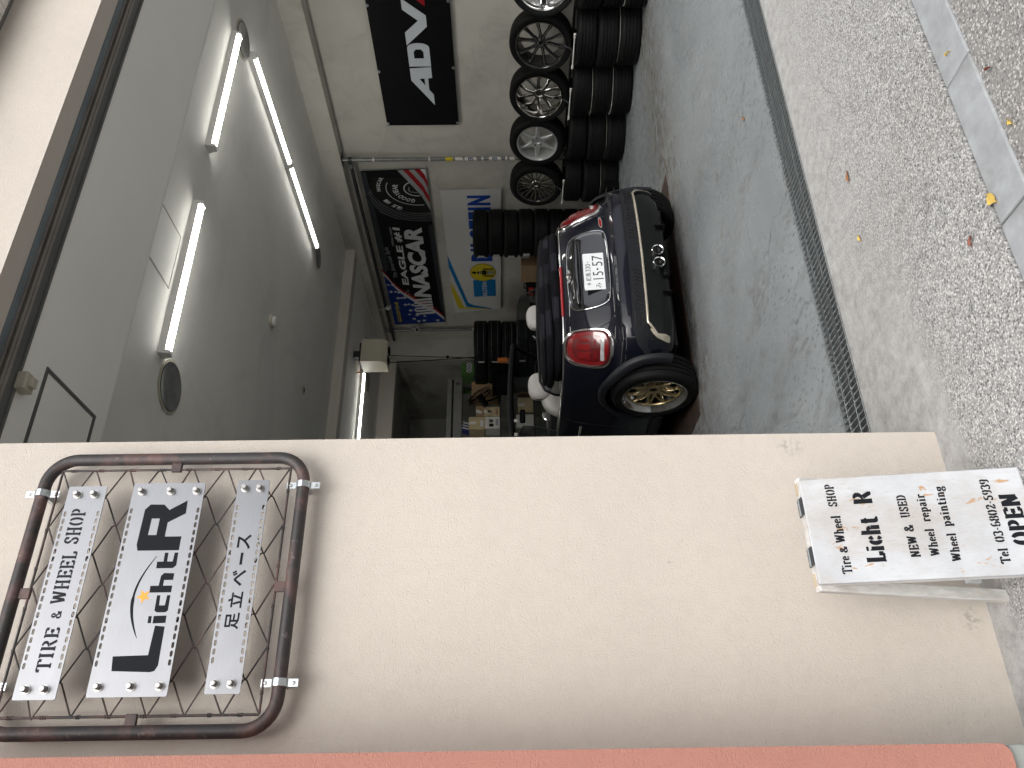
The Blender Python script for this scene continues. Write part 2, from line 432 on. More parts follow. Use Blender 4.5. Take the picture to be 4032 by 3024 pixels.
MT['ban_black'] = vinyl('black_vinyl', (0.004, 0.004, 0.005))
MT['ban_white'] = vinyl('white_vinyl', (0.62, 0.62, 0.60), 2.0, 0.4)
MT['ban_blue'] = vinyl('flag_blue_print', (0.012, 0.035, 0.20))
MT['p_white'] = vinyl('white_print', (0.60, 0.61, 0.62))
MT['p_grey'] = vinyl('grey_print', (0.30, 0.32, 0.33))
MT['p_dgrey'] = vinyl('dark_grey_print', (0.035, 0.040, 0.046))
MT['p_mgrey'] = vinyl('mid_grey_print', (0.085, 0.09, 0.095))
MT['p_red'] = vinyl('red_print', (0.30, 0.012, 0.016))
MT['p_blue'] = vinyl('royal_blue_print', (0.015, 0.06, 0.32))
MT['p_cyan'] = vinyl('sky_blue_print', (0.015, 0.17, 0.42))
MT['p_yel'] = vinyl('yellow_print', (0.62, 0.50, 0.03))
MT['p_black'] = vinyl('black_print', (0.012, 0.012, 0.012))
MT['p_adv'] = vinyl('silver_white_print', (0.56, 0.60, 0.64))
MT['string'] = pm('white_string', (0.42, 0.40, 0.34), 0.9)
MT['card'] = pm('brown_cardboard', (0.30, 0.20, 0.11), 0.85, var=0.12, scale=6, bump=0.1)
MT['card_lt'] = pm('pale_cardboard', (0.46, 0.37, 0.22), 0.85, var=0.1, scale=6)
MT['paper'] = pm('white_paper', (0.62, 0.60, 0.55), 0.8, var=0.06)
MT['label'] = pm('tyre_label_paper', (0.52, 0.54, 0.53), 0.6, var=0.18, scale=90)
MT['green'] = pm('green_print', (0.09, 0.22, 0.05), 0.5, var=0.12, scale=5)
MT['navy'] = pm('navy_print', (0.012, 0.03, 0.14), 0.5)
MT['orangeplastic'] = pm('orange_plastic', (0.55, 0.16, 0.03), 0.45, var=0.1)
MT['redplastic'] = pm('red_plastic', (0.42, 0.03, 0.02), 0.4, var=0.1)
MT['darksteel'] = pm('dark_steel', (0.05, 0.052, 0.055), 0.5, metal=0.5, var=0.2, scale=6)
MT['greybox'] = pm('grey_painted_steel', (0.17, 0.17, 0.165), 0.55, metal=0.2, var=0.12, scale=4)
MT['polegrey'] = pm('dull_grey_pipe', (0.20, 0.205, 0.205), 0.4, metal=0.6, var=0.15, scale=10)
MT['rustplate'] = pm('rusty_lift_plate', (0.055, 0.043, 0.036), 0.5, metal=0.3, var=0.3, scale=9, dirt=(0.16, 0.075, 0.04), dscale=8, damt=0.6, bump=0.2)
MT['leaf_b'] = pm('brown_leaf', (0.28, 0.13, 0.05), 0.6, var=0.25, scale=60)
MT['leaf_y'] = pm('yellow_leaf', (0.60, 0.42, 0.10), 0.6, var=0.2, scale=50)
MT['leaf_r'] = pm('red_brown_leaf', (0.20, 0.06, 0.035), 0.6, var=0.25, scale=60)
MT['city'] = pm('pale_render', (0.30, 0.29, 0.275), 0.8, var=0.1, scale=1)
MT['city2'] = pm('grey_brick_render', (0.20, 0.18, 0.17), 0.8, var=0.15, scale=1)
MT['window'] = pm('dark_window_glass', (0.03, 0.04, 0.05), 0.08, var=0.1)

# ------------------------------------------------------------ mesh helpers
ORG = {}
class Fr:
    """a plane to draw on: origin, u (right), v (up), n (towards the viewer)"""
    def __init__(s, o, u, v, n):
        s.o, s.u, s.v, s.n = V3(o), V3(u).normalized(), V3(v).normalized(), V3(n).normalized()
    def p(s, a, b, c=0.0):
        return s.o + s.u * a + s.v * b + s.n * c

class MB:
    def __init__(s):
        s.v, s.f = [], []
    def add(s, vs, fs):
        k = len(s.v)
        s.v += [V3(q) for q in vs]
        s.f += [tuple(i + k for i in q) for q in fs]
        return s
    def box(s, x0, x1, y0, y1, z0, z1):
        return s.add([(x0, y0, z0), (x1, y0, z0), (x1, y1, z0), (x0, y1, z0), (x0, y0, z1), (x1, y0, z1), (x1, y1, z1), (x0, y1, z1)],
                     [(0, 3, 2, 1), (4, 5, 6, 7), (0, 1, 5, 4), (1, 2, 6, 5), (2, 3, 7, 6), (3, 0, 4, 7)])
    def obox(s, fr, a0, a1, b0, b1, c0, c1):
        q = [fr.p(a, b, c) for c in (c0, c1) for (a, b) in ((a0, b0), (a1, b0), (a1, b1), (a0, b1))]
        return s.add(q, [(0, 3, 2, 1), (4, 5, 6, 7), (0, 1, 5, 4), (1, 2, 6, 5), (2, 3, 7, 6), (3, 0, 4, 7)])
    def bar(s, p0, p1, w, h, up=(0, 0, 1)):
        p0, p1 = V3(p0), V3(p1)
        d = (p1 - p0); L = d.length; d.normalize()
        u = V3(up)
        if abs(d.dot(u)) > 0.98: u = V3((1, 0, 0))
        a = d.cross(u).normalized(); b = a.cross(d)
        return s.obox(Fr(p0, d, a, b), 0, L, -w / 2, w / 2, -h / 2, h / 2)
    def tube(s, pts, r, n=10, closed=False, caps=True):
        pts = [V3(p) for p in pts]
        m = len(pts)
        rr = r if isinstance(r, (list, tuple)) else [r] * m
        base = len(s.v)
        t0 = (pts[1] - pts[0]).normalized()
        a = t0.cross(V3((0, 0, 1)))
        if a.length < 0.05: a = t0.cross(V3((0, 1, 0)))
        a.normalize()
        for i in range(m):
            if closed: t = (pts[(i + 1) % m] - pts[i - 1])
            elif i == 0: t = pts[1] - pts[0]
            elif i == m - 1: t = pts[-1] - pts[-2]
            else: t = pts[i + 1] - pts[i - 1]
            t.normalize()
            a = (a - t * a.dot(t)).normalized()
            b = t.cross(a)
            for k in range(n):
                g = 2 * PI * k / n
                s.v.append(pts[i] + (a * math.cos(g) + b * math.sin(g)) * rr[i])
        for i in range(m if closed else m - 1):
            j = (i + 1) % m
            for k in range(n):
                l = (k + 1) % n
                s.f.append((base + i * n + k, base + i * n + l, base + j * n + l, base + j * n + k))
        if caps and not closed:
            s.f.append(tuple(base + k for k in range(n))[::-1])
            s.f.append(tuple(base + (m - 1) * n + k for k in range(n)))
        return s
    def cyl(s, p0, p1, r0, r1=None, n=16):
        return s.tube([p0, p1], [r0, r0 if r1 is None else r1], n)
    def lathe(s, prof, c=(0, 0, 0), axis=(0, 0, 1), n=48, closed=False):
        c, w = V3(c), V3(axis).normalized()
        a = w.cross(V3((1, 0, 0)))
        if a.length < 0.1: a = w.cross(V3((0, 1, 0)))
        a.normalize(); b = w.cross(a)
        base = len(s.v); m = len(prof)
        for k in range(n):
            g = 2 * PI * k / n
            e = a * math.cos(g) + b * math.sin(g)
            for (r, z) in prof: s.v.append(c + e * r + w * z)
        for k in range(n):
            l = (k + 1) % n
            for i in range(m if closed else m - 1):
                j = (i + 1) % m
                s.f.append((base + k * m + i, base + l * m + i, base + l * m + j, base + k * m + j))
        return s
    def prism(s, poly, fr, c0, c1, wf=None, holes=()):
        """polygon (u,v) with thickness between c0 and c1 along n; wf(u,v) adds a surface offset"""
        wf = wf or (lambda a, b: 0.0)
        loops = [list(poly)] + [list(h) for h in holes]
        flat = [p for l in loops for p in l]
        tris = tessellate_polygon([[V3((p[0], p[1], 0)) for p in l] for l in loops])
        N = len(flat)
        top = [fr.p(a, b, c1 + wf(a, b)) for a, b in flat]
        bot = [fr.p(a, b, c0 + wf(a, b)) for a, b in flat]
        fs = []
        for t in tris:
            a, b, c = (flat[i] for i in t)
            ar = (b[0] - a[0]) * (c[1] - a[1]) - (c[0] - a[0]) * (b[1] - a[1])
            t = tuple(t) if ar > 0 else tuple(t)[::-1]
            fs.append(t); fs.append(tuple(i + N for i in t)[::-1])
        k = 0
        for l in loops:
            L = len(l)
            for i in range(L):
                j = (i + 1) % L
                fs.append((k + i, k + i + N, k + j + N, k + j))
            k += L
        return s.add(top + bot, fs)
    def build(s, name, mat, parent=None, local=False, smooth=None, bev=0.0, seg=2):
        me = bpy.data.meshes.new(name)
        o = V3((0, 0, 0))
        if parent is not None and not local: o = ORG.get(parent.name, V3((0, 0, 0)))
        me.from_pydata([v - o for v in s.v], [], s.f)
        bm = bmesh.new(); bm.from_mesh(me)
        bmesh.ops.recalc_face_normals(bm, faces=bm.faces)
        if bev:
            es = [e for e in bm.edges if len(e.link_faces) == 2 and e.calc_face_angle(0) > 0.5]
            bmesh.ops.bevel(bm, geom=es, offset=bev, segments=seg, affect='EDGES', profile=0.5)
        bm.to_mesh(me); bm.free()
        if smooth is not None:
            me.shade_smooth()
            me.set_sharp_from_angle(angle=rad(smooth))
        me.materials.append(MT[mat] if isinstance(mat, str) else mat)
        ob = bpy.data.objects.new(name, me)
        COL.objects.link(ob)
        if parent is not None:
            ob.parent = parent
            ORG[ob.name] = ORG.get(parent.name, V3((0, 0, 0)))
        return ob

def tag(o, label, cat, group=None):
    o['label'] = label; o['category'] = cat
    if group: o['group'] = group
    return o
def thing(name, label, cat, loc=(0, 0, 0), rot=(0, 0, 0), group=None):
    o = bpy.data.objects.new(name, None)
    COL.objects.link(o)
    o.empty_display_size = 0.1
    o.location = loc; o.rotation_euler = rot
    ORG[o.name] = V3(loc)
    return tag(o, label, cat, group)
def struct(name, mb, mat, **kw):
    o = mb.build(name, mat, **kw)
    o['kind'] = 'structure'
    return o
def copy_tree(o, parent=None):
    c = o.copy(); COL.objects.link(c); c.parent = parent
    ORG[c.name] = ORG.get(o.name, V3((0, 0, 0)))
    for ch in [q for q in o.children]: copy_tree(ch, c)
    return c
def single(mb, name, mat, label, cat, loc, group=None, **kw):
    """a one-mesh thing whose origin lies at its base"""
    loc = V3(loc)
    mb.v = [v - loc for v in mb.v]
    o = mb.build(name, mat, **kw)
    o.location = loc
    ORG[o.name] = loc
    return tag(o, label, cat, group)

def arc(cx, cy, rx, ry, a0, a1, n=10):
    return [(cx + rx * math.cos(rad(a0 + (a1 - a0) * i / n)), cy + ry * math.sin(rad(a0 + (a1 - a0) * i / n))) for i in range(n + 1)]
def rrect(x0, x1, y0, y1, r, n=5):
    return arc(x1 - r, y0 + r, r, r, -90, 0, n) + arc(x1 - r, y1 - r, r, r, 0, 90, n) + arc(x0 + r, y1 - r, r, r, 90, 180, n) + arc(x0 + r, y0 + r, r, r, 180, 270, n)
def starpoly(cx, cy, r, rot=90, k=0.42, sx=1.0):
    return [(cx + sx * (r if i % 2 == 0 else r * k) * math.cos(rad(rot + 36 * i)), cy + (r if i % 2 == 0 else r * k) * math.sin(rad(rot + 36 * i))) for i in range(10)]

# ---- lettering
_TX = {}
def text2d(s, bold=0.0, shear=0.0):
    key = (s, bold, shear)
    if key in _TX: return _TX[key]
    cu = bpy.data.curves.new('lettering', 'FONT')
    cu.body = s; cu.size = 1.0; cu.offset = bold; cu.shear = shear; cu.resolution_u = 3
    ob = bpy.data.objects.new('lettering', cu)
    COL.objects.link(ob)
    bpy.context.view_layer.update()
    me = bpy.data.meshes.new_from_object(ob.evaluated_get(bpy.context.evaluated_depsgraph_get()))
    vs = [(v.co.x, v.co.y) for v in me.vertices]
    fs = [tuple(p.vertices) for p in me.polygons]
    bpy.data.objects.remove(ob); bpy.data.curves.remove(cu); bpy.data.meshes.remove(me)
    _TX[key] = (vs, fs)
    return vs, fs
def put_text(mb, s, fr, u0, u1, v0, v1, c, bold=0.0, shear=0.0, wf=None, skew=0.0, quad=None):
    """text stretched to the box u0..u1, v0..v1 on plane fr at height c (flat print)"""
    vs, fs = text2d(s, bold, shear)
    if not vs: return mb
    x0, x1 = min(v[0] for v in vs), max(v[0] for v in vs)
    y0, y1 = min(v[1] for v in vs), max(v[1] for v in vs)
    wf = wf or (lambda a, b: 0.0)
    q = []
    for x, y in vs:
        a = (x - x0) / max(1e-6, x1 - x0); b = (y - y0) / max(1e-6, y1 - y0)
        uu = u0 + (u1 - u0) * a; vv = v0 + (v1 - v0) * b + skew * a
        q.append(fr.p(uu, vv, c + wf(uu, vv)))
    return mb.add(q, fs)

# stencil slab lettering: strokes drawn with a broad nib, bridges left open
def _S(w, *st): return (w, st)
def _v(x, a=0.0, b=1.0): return [(x, a), (x, b)]
def _h(y, a, b): return [(a, y), (b, y)]
GL = {
 'T': _S(.78, _v(.39), _h(.95, .02, .27), _h(.95, .51, .76), _v(.03, .74, .95), _v(.75, .74, .95), _h(.04, .22, .56)),
 'I': _S(.42, _v(.21), _h(.96, .04, .38), _h(.04, .04, .38)),
 'R': _S(.82, _v(.18), _h(.96, .03, .16), _h(.04, .03, .34), arc(.38, .745, .25, .21, 85, -85), _h(.50, .32, .42), [(.46, .46), (.70, .05)], _h(.04, .62, .80)),
 'E': _S(.74, _v(.18), _h(.04, .02, .16), _h(.96, .02, .16), _h(.95, .32, .68), _h(.05, .32, .68), _h(.5, .32, .54), _v(.66, .76, .95), _v(.66, .05, .24), _v(.54, .38, .62)),
 '&': _S(.80, arc(.34, .76, .17, .18, -60, 240), arc(.32, .26, .24, .22, 120, 330), [(.24, .62), (.68, .06)], arc(.44, .30, .26, .26, -50, 20), _h(.05, .62, .78)),
 'W': _S(1.12, [(.14, .95), (.32, .05)], [(.38, .12), (.54, .92)], [(.58, .92), (.76, .05)], [(.82, .12), (.98, .95)], _h(.96, .02, .28), _h(.96, .86, 1.10)),
 'H': _S(.88, _v(.2), _v(.68), _h(.5, .33, .55), _h(.96, .04, .36), _h(.04, .04, .36), _h(.96, .52, .84), _h(.04, .52, .84)),
 'L': _S(.70, _v(.2), _h(.96, .04, .36), _h(.05, .04, .16), _h(.05, .33, .64), _v(.62, .05, .30)),
 'S': _S(.66, arc(.34, .74, .22, .21, 30, 265), arc(.32, .26, .22, .21, 85, -150), _v(.55, .70, .95), _v(.09, .06, .30)),
 'O': _S(.84, arc(.40, .5, .28, .45, 105, 255, 14), arc(.44, .5, .28, .45, 75, -75, 14)),
 'P': _S(.74, _v(.18), _h(.96, .03, .16), _h(.04, .03, .36), arc(.36, .71, .26, .24, 90, -90)),
 'U': _S(.84, [(.2, 1), (.2, .28)], arc(.42, .28, .22, .22, 195, 260), arc(.46, .28, .2, .22, 280, 345), [(.66, 1), (.66, .28)], _h(.96, .04, .36), _h(.96, .52, .80)),
 'D': _S(.82, _v(.18), _h(.96, .03, .16), _h(.04, .03, .16), arc(.36, .5, .34, .45, 85, -85, 14)),
 'N': _S(.88, _v(.18), [(.22, .96), (.66, .06)], _v(.70, .1, 1), _h(.04, .04, .34), _h(.96, .56, .86)),
 'i': _S(.36, _v(.18, 0, .64), [(.18, .80), (.18, .93)], _h(.03, .03, .33), _h(.64, .04, .14)),
 'r': _S(.54, _v(.18, 0, .64), _h(.03, .03, .35), _h(.65, .04, .14), arc(.38, .44, .14, .2, 140, 40), [(.48, .50), (.48, .60)]),
 'e': _S(.60, arc(.30, .33, .20, .30, 60, 255), arc(.32, .33, .19, .30, 50, 0), _h(.36, .18, .46), arc(.34, .30, .18, .27, -70, -30)),
 'h': _S(.72, _v(.18, 0, 1), _h(.97, .03, .14), _h(.03, .03, .33), arc(.36, .42, .18, .22, 130, 10), _v(.55, 0, .44), _h(.03, .42, .70)),
 'l': _S(.36, _v(.18, 0, 1), _h(.97, .03, .14), _h(.03, .03, .33)),
 'c': _S(.58, arc(.32, .33, .22, .30, 100, 262), arc(.34, .33, .18, .30, 78, 25), arc(.34, .33, .18, .30, -78, -30)),
 't': _S(.46, _v(.2, .10, .90), _h(.64, .02, .12), _h(.64, .28, .42), arc(.32, .14, .12, .12, 190, 330)),
 'p': _S(.70, _v(.18, -.30, .64), _h(.65, .03, .14), _h(-.28, .03, .35), arc(.36, .32, .22, .30, 100, -100)),
 'a': _S(.62, arc(.28, .46, .18, .18, 150, 20), _v(.44, .03, .50), arc(.27, .17, .17, .16, 60, 300), _h(.04, .48, .60)),
 'n': _S(.72, _v(.18, 0, .64), _h(.65, .03, .14), _h(.03, .03, .33), arc(.36, .42, .18, .22, 130, 10), _v(.55, 0, .44), _h(.03, .42, .70)),
 'g': _S(.60, arc(.28, .42, .18, .21, 95, 265), arc(.30, .42, .18, .21, 85, -85), arc(.30, -.10, .24, .17, 0, 175), arc(.30, -.10, .24, .17, 185, 350), _h(.64, .44, .58)),
 '0': _S(.70, arc(.33, .5, .24, .45, 105, 255, 12), arc(.37, .5, .24, .45, 75, -75, 12)),
 '3': _S(.64, arc(.28, .74, .24, .21, 160, -70), arc(.30, .27, .26, .23, 70, -160)),
 '6': _S(.66, arc(.36, .55, .27, .40, 70, 180), arc(.32, .28, .23, .24, 190, 265), arc(.34, .28, .23, .24, -80, 85), arc(.30, .28, .2, .24, 100, 170)),
 '8': _S(.66, arc(.31, .74, .19, .20, 100, 260), arc(.35, .74, .19, .20, 80, -80), arc(.31, .27, .23, .24, 100, 260), arc(.35, .27, .23, .24, 80, -80)),
 '2': _S(.66, arc(.32, .70, .22, .25, 165, -20), [(.50, .58), (.12, .10)], _h(.06, .10, .58), _v(.57, .06, .24)),
 '5': _S(.64, _h(.93, .16, .56), _v(.14, .54, .93), arc(.28, .31, .26, .26, 110, -160)),
 '9': _S(.66, arc(.31, .70, .21, .25, 100, 260), arc(.35, .70, .21, .25, 80, -60), [(.55, .62), (.50, .30)], arc(.30, .34, .24, .30, -10, -110)),
 '-': _S(.42, _h(.42, .06, .36)),
 'Y': _S(.8, [(.1, .95), (.38, .45)], [(.7, .95), (.44, .45)], _v(.40, 0, .42), _h(.04, .24, .58)),
}
def stencil(mb, s, fr, u0, u1, v0, v1, c0, c1, nib=(.105, .055), skew=0.0):
    """a line of stencil lettering fitted to u0..u1; cap height v0..v1"""
    x = 0.0; segs = []
    for ch in s:
        if ch == ' ': x += 0.42; continue
        w, st = GL[ch]
        for pl in st: segs.append([(px + x, py) for px, py in pl])
        x += w + 0.10
    tot = x - 0.10
    fx = (u1 - u0) / tot; fy = (v1 - v0)
    A, B = nib
    for pl in segs:
        for i in range(len(pl) - 1):
            (xa, ya), (xb, yb) = pl[i], pl[i + 1]
            dx, dy = xb - xa, yb - ya
            L = math.hypot(dx, dy)
            if L < 1e-6: continue
            nx, ny = -dy / L, dx / L
            hw = math.sqrt((A * nx) ** 2 + (B * ny) ** 2)
            ex = 0.012 if len(pl) > 2 else 0.0
            xa2, ya2, xb2, yb2 = xa - dx / L * ex, ya - dy / L * ex, xb + dx / L * ex, yb + dy / L * ex
            q = [(xa2 + nx * hw, ya2 + ny * hw), (xa2 - nx * hw, ya2 - ny * hw), (xb2 - nx * hw, yb2 - ny * hw), (xb2 + nx * hw, yb2 + ny * hw)]
            pts = []
            for px, py in q:
                uu = u0 + px * fx
                pts.append((uu, v0 + py * fy + skew * (uu - u0)))
            # every stroke lies a hair apart in depth so that crossing strokes never share a plane
            k = 0.00002 * (len(mb.f) % 17)
            mb.add([fr.p(a, b, c1 + k) for a, b in pts], [(0, 1, 2, 3)])
    return mb
# ============================================================ the setting
mb = MB().add([(-320, -320, -0.03), (320, -320, -0.03), (320, 320, -0.03), (-320, 320, -0.03)], [(0, 1, 2, 3)])
struct('ground', mb, 'asphalt')
# road surface beyond the kerb, a strip of newer asphalt against the stones
struct('road', MB().box(-30, 30, -11.0, -0.8362, -0.029, -0.004), 'asphalt')
struct('road_edge', MB().box(-30, 30, -0.8352, -0.7535, -0.029, -0.001), 'asphalt')
struct('apron', MB().box(-3.0, 12, -0.600, 0.412, -0.028, 0.0).box(-3.0, 0.17, 0.413, 0.42, -0.028, 0.0), 'apron')
struct('garage_floor', MB().box(-1.5, 7.6, 0.634, 12.0, -0.028, 0.0), 'floor')
# kerb stones, one by one
kerb = thing('kerb', 'flat grey concrete kerb stones in a row between apron and road', 'kerb', (1.4, -0.68, -0.028))
st0 = MB().box(-0.2695, 0.2695, -0.070, 0.070, 0, 0.030).build('stone', 'kerb', kerb, local=True, bev=0.006)
n = 0
for i in range(-6, 12):
    o = st0 if n == 0 else st0.copy()
    if n: COL.objects.link(o); o.parent = kerb
    o.location = (2.021 - 0.273 + 0.546 * i - 1.4 + random.uniform(-.001, .001), random.uniform(-.0015, .0015), random.uniform(-.001, .001))
    n += 1

# drain channel with its grate
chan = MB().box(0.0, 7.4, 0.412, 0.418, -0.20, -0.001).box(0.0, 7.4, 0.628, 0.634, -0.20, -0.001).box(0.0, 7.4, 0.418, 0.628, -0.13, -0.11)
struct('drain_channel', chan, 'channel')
gr = thing('drain_grate', 'galvanised steel drain grate running across the garage mouth', 'drain grate', (3.0, 0.523, -0.03))
MB().box(0.6, 6.9, 0.4185, 0.4245, -0.034, 0.0015).box(0.6, 6.9, 0.6215, 0.6275, -0.034, 0.0015).build('frame', 'steel', gr, bev=0.0012, seg=1)
for yy in (0.478, 0.560):
    mb = MB().bar((0.6, yy, 0.0005), (6.9, yy, 0.0005), 0.009, 0.007)
    mb.build('rod', 'zinc', gr)
b0 = None
px = 0.9
while px < 6.0:
    if b0 is None:
        b0 = MB().box(-0.0026, 0.0026, -0.0975, 0.0975, -0.034, 0.0).build('bar', 'steel', gr, local=True)
        o = b0
    else:
        o = b0.copy(); COL.objects.link(o); o.parent = gr
    o.location = (px - 3.0, 0, 0.03 - 0.002 + random.uniform(-.0006, .0006))
    px += 0.0302

# ------------------------------------------------------------ the shop front
W_X = 1.136
fw = thing('front_wall', 'beige stucco wall pier with the wire mesh sign fixed to it', 'wall', (0.4, 0.2, 0))
MB().box(-6.0, W_X, 0.0, 0.40, -0.02, 3.202).build('pier', 'stucco', fw)
MB().box(-6.0, 12.0, 0.0, 0.1045, 3.204, 3.602).build('lintel', 'stucco', fw)
MB().box(7.3, 12.0, 0.002, 0.40, -0.02, 3.203).build('far_pier', 'stucco', fw)
# upper storey that oversails the front: its underside is clad in small square tiles
up = thing('upper_storey', 'tiled upper storey jutting out above the beige lintel', 'building', (3.0, -0.3, 3.603))
MB().box(-8, 14, -0.16, 0.35, 3.606, 6.2).build('slab', 'grout', up)
t0 = None
for i in range(40):
    for j in range(3):
        if t0 is None:
            t0 = MB().box(-0.0445, 0.0445, -0.0445, 0.0445, 0, 0.012).build('tile', 'tile', up, local=True, bev=0.003, seg=1)
            o = t0
        else:
            o = t0.copy(); COL.objects.link(o); o.parent = up
        o.location = (2.95 + 0.0955 * i * 0.52 - 3.0, -0.045 - 0.0485 * j + 0.3, -0.005)
        o.scale = (0.5, 0.5, 1)
# orange pier standing proud on the left, on a stone plinth
op = thing('orange_pier', 'salmon orange stucco pier with a rounded lower corner, left of the beige wall', 'pillar', (-0.3, -0.2, 0.0))
XO = 0.181
prof = [(-1.2, 3.59), (-1.2, 0.252), (XO - 0.05, 0.252)] + arc(XO - 0.028, 0.280, 0.028, 0.028, -90, 0, 6) + [(XO, 3.59)]
MB().prism(prof, Fr((0, -0.36, 0), (1, 0, 0), (0, 0, 1), (0, -1, 0)), -0.358, 0.0).build('shaft', 'orange', op, smooth=40)
MB().box(-1.2, XO - 0.001, -0.346, -0.003, -0.02, 0.250).build('plinth', 'plinth', op, bev=0.004)

# shutter slot and frame along the soffit
sf = thing('shutter_track', 'dark bronze shutter track running along the top of the opening', 'door frame', (4.2, 0.19, 3.2))
MB().box(W_X, 7.3, 0.1055, 0.137, 3.198, 3.30).build('outer_rail', 'frame_bl', sf, bev=0.002)
MB().box(W_X, 7.3, 0.137, 0.141, 3.190, 3.30).build('lip', 'frame_lt', sf)
MB().box(W_X, 7.3, 0.1415, 0.159, 3.215, 3.30).build('rail', 'frame', sf)
MB().box(W_X, 7.3, 0.1595, 0.176, 3.262, 3.30).build('slot', 'black', sf)
MB().box(W_X, 7.3, 0.1765, 0.192, 3.200, 3.30).box(W_X, 7.3, 0.1965, 0.213, 3.199, 3.30).box(W_X, 7.3, 0.1922, 0.1962, 3.21, 3.30).build('inner_rail', 'frame_lt', sf, bev=0.002)
MB().box(W_X, 7.3, 0.2135, 0.256, 3.205, 3.30).build('inner_board', 'frame', sf)
MB().box(W_X, 7.3, 0.2565, 0.268, 3.194, 3.30).build('edge_bead', 'frame', sf, bev=0.002)
MB().box(1.485, 1.555, 0.250, 0.312, 3.160, 3.199).box(1.50, 1.54, 0.268, 0.300, 3.142, 3.162).build('latch_block', 'bezel', sf, bev=0.004)

# ------------------------------------------------------------ inside
struct('ceiling', MB().box(-1.5, 7.30, 1.0, 6.66, 3.62, 3.80), 'ceil_dirty')
ss = MB()
pr = [(0.2685, 3.62), (0.2685, 3.204)] + [(0.93, 3.204)] + arc(0.93, 3.254, 0.055, 0.05, -90, 0, 5) + [(0.985, 3.62)]
ss.prism(pr, Fr((0, 0, 0), (0, 1, 0), (0, 0, 1), (1, 0, 0)), -1.5, 7.30)
struct('ceiling_drop', ss, 'ceil', smooth=40)
struct('rear_ceiling', MB().box(-1.5, 7.30, 6.86, 9.42, 3.50, 3.80), 'ceil')
b1 = MB().box(-1.5, 7.30, 6.66, 6.86, 3.49, 3.80)
struct('cross_beam', b1, 'beam')
struct('rear_beam', MB().box(-1.5, 7.30, 9.42, 9.60, 3.245, 3.80), 'beam')
struct('roof', MB().box(-1.6, 7.8, 0.11, 12.1, 3.82, 3.95), 'ceil')
sw = thing('side_wall', 'pale grey concrete side wall hung with banners, tyres stacked along it', 'wall', (7.5, 5, 0))
MB().box(7.48, 7.70, 0.40, 9.30, -0.02, 3.80).build('wall_face', 'wallin', sw)
MB().box(7.302, 7.479, 0.40, 9.30, 3.378, 3.80).build('bulkhead', 'wallin', sw)
lw = thing('left_wall', 'plain inner wall behind the beige pier', 'wall', (-1.6, 6, 0))
MB().box(-1.70, -1.50, 0.40, 11.6, -0.02, 3.80).build('wall_face', 'wallin', lw)
bw = thing('rear_wall', 'dim stained rear wall around the deep recess at the back of the garage', 'wall', (5, 11.6, 0))
MB().box(7.13, 7.70, 9.302, 9.42, -0.02, 3.80).build('corner_pier', 'wallin', bw)
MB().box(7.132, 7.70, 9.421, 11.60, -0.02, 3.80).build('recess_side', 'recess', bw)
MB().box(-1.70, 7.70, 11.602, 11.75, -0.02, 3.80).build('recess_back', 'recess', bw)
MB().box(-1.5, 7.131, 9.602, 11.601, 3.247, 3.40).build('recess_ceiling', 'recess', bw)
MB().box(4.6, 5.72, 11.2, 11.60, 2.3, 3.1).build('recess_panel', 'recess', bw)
sb = thing('shutter_box', 'dark grey steel header box across the back recess above the shelves', 'shutter box', (5.0, 9.1, 2.1))
MB().box(2.0, 6.53, 8.98, 9.2, 2.09, 2.225).build('lower_box', 'greybox', sb, bev=0.006)
MB().box(2.0, 6.535, 9.0, 9.2, 2.255, 2.33).build('upper_box', 'greybox', sb, bev=0.006)
MB().box(2.0, 6.52, 9.02, 9.19, 2.226, 2.254).build('gap', 'black', sb)
MB().box(6.40, 6.44, 8.974, 8.979, 2.14, 2.155).box(6.40, 6.44, 8.974, 8.979, 2.175, 2.19).build('slot', 'black', sb)
MB().box(2.1, 2.2, 9.0, 9.18, 0.0, 2.088).box(6.44, 6.50, 9.12, 9.18, 0.0, 2.088).build('post', 'greybox', sb)

# ceiling fittings
def fixture(x0, x1, y0, y1, zt, label, twin=False):
    """bare LED batten: tapered white body, lit diffuser below"""
    along_x = (x1 - x0) > (y1 - y0)
    c = V3(((x0 + x1) / 2, (y0 + y1) / 2, zt))
    L = (x1 - x0) if along_x else (y1 - y0)
    t = thing('ceiling_light', label, 'ceiling light', c, (0, 0, 0 if along_x else PI / 2), 'lit batten lights on the garage ceiling')
    segs = [(-L / 2, -0.004), (0.004, L / 2)] if twin else [(-L / 2, L / 2)]
    for a, b in segs:
        fr = Fr((0, 0, 0), (0, 1, 0), (0, 0, 1), (1, 0, 0))
        MB().prism([(-0.046, 0), (-0.033, -0.044), (0.033, -0.044), (0.046, 0)], fr, a, b).build('body', 'white', t, local=True)
        MB().prism([(-0.031, -0.0445)] + arc(0, -0.053, 0.031, 0.014, 180, 360, 8) + [(0.031, -0.0445)], fr, a + 0.03, b - 0.03).build('diffuser', 'tube', t, local=True, smooth=50)
        for e in (a + 0.014, b - 0.014):
            MB().prism([(-0.033, -0.0445), (-0.028, -0.072), (0.028, -0.072), (0.033, -0.0445)], fr, e - 0.014, e + 0.014).build('end_cap', 'white', t, local=True)
    return t
fixture(4.58, 5.89, 2.04, 2.15, 3.62, 'short lit batten light near the side wall, beside a round downlight')
fixture(2.77, 4.06, 2.06, 2.17, 3.62, 'short lit batten light in the middle of the front ceiling, beside a square hatch')
fixture(6.02, 6.13, 2.44, 5.10, 3.62, 'longest lit light, two battens end to end, running towards the back', True)
fixture(3.40, 5.98, 7.78, 7.89, 3.50, 'lit batten light at the back beside the cream hoist box')

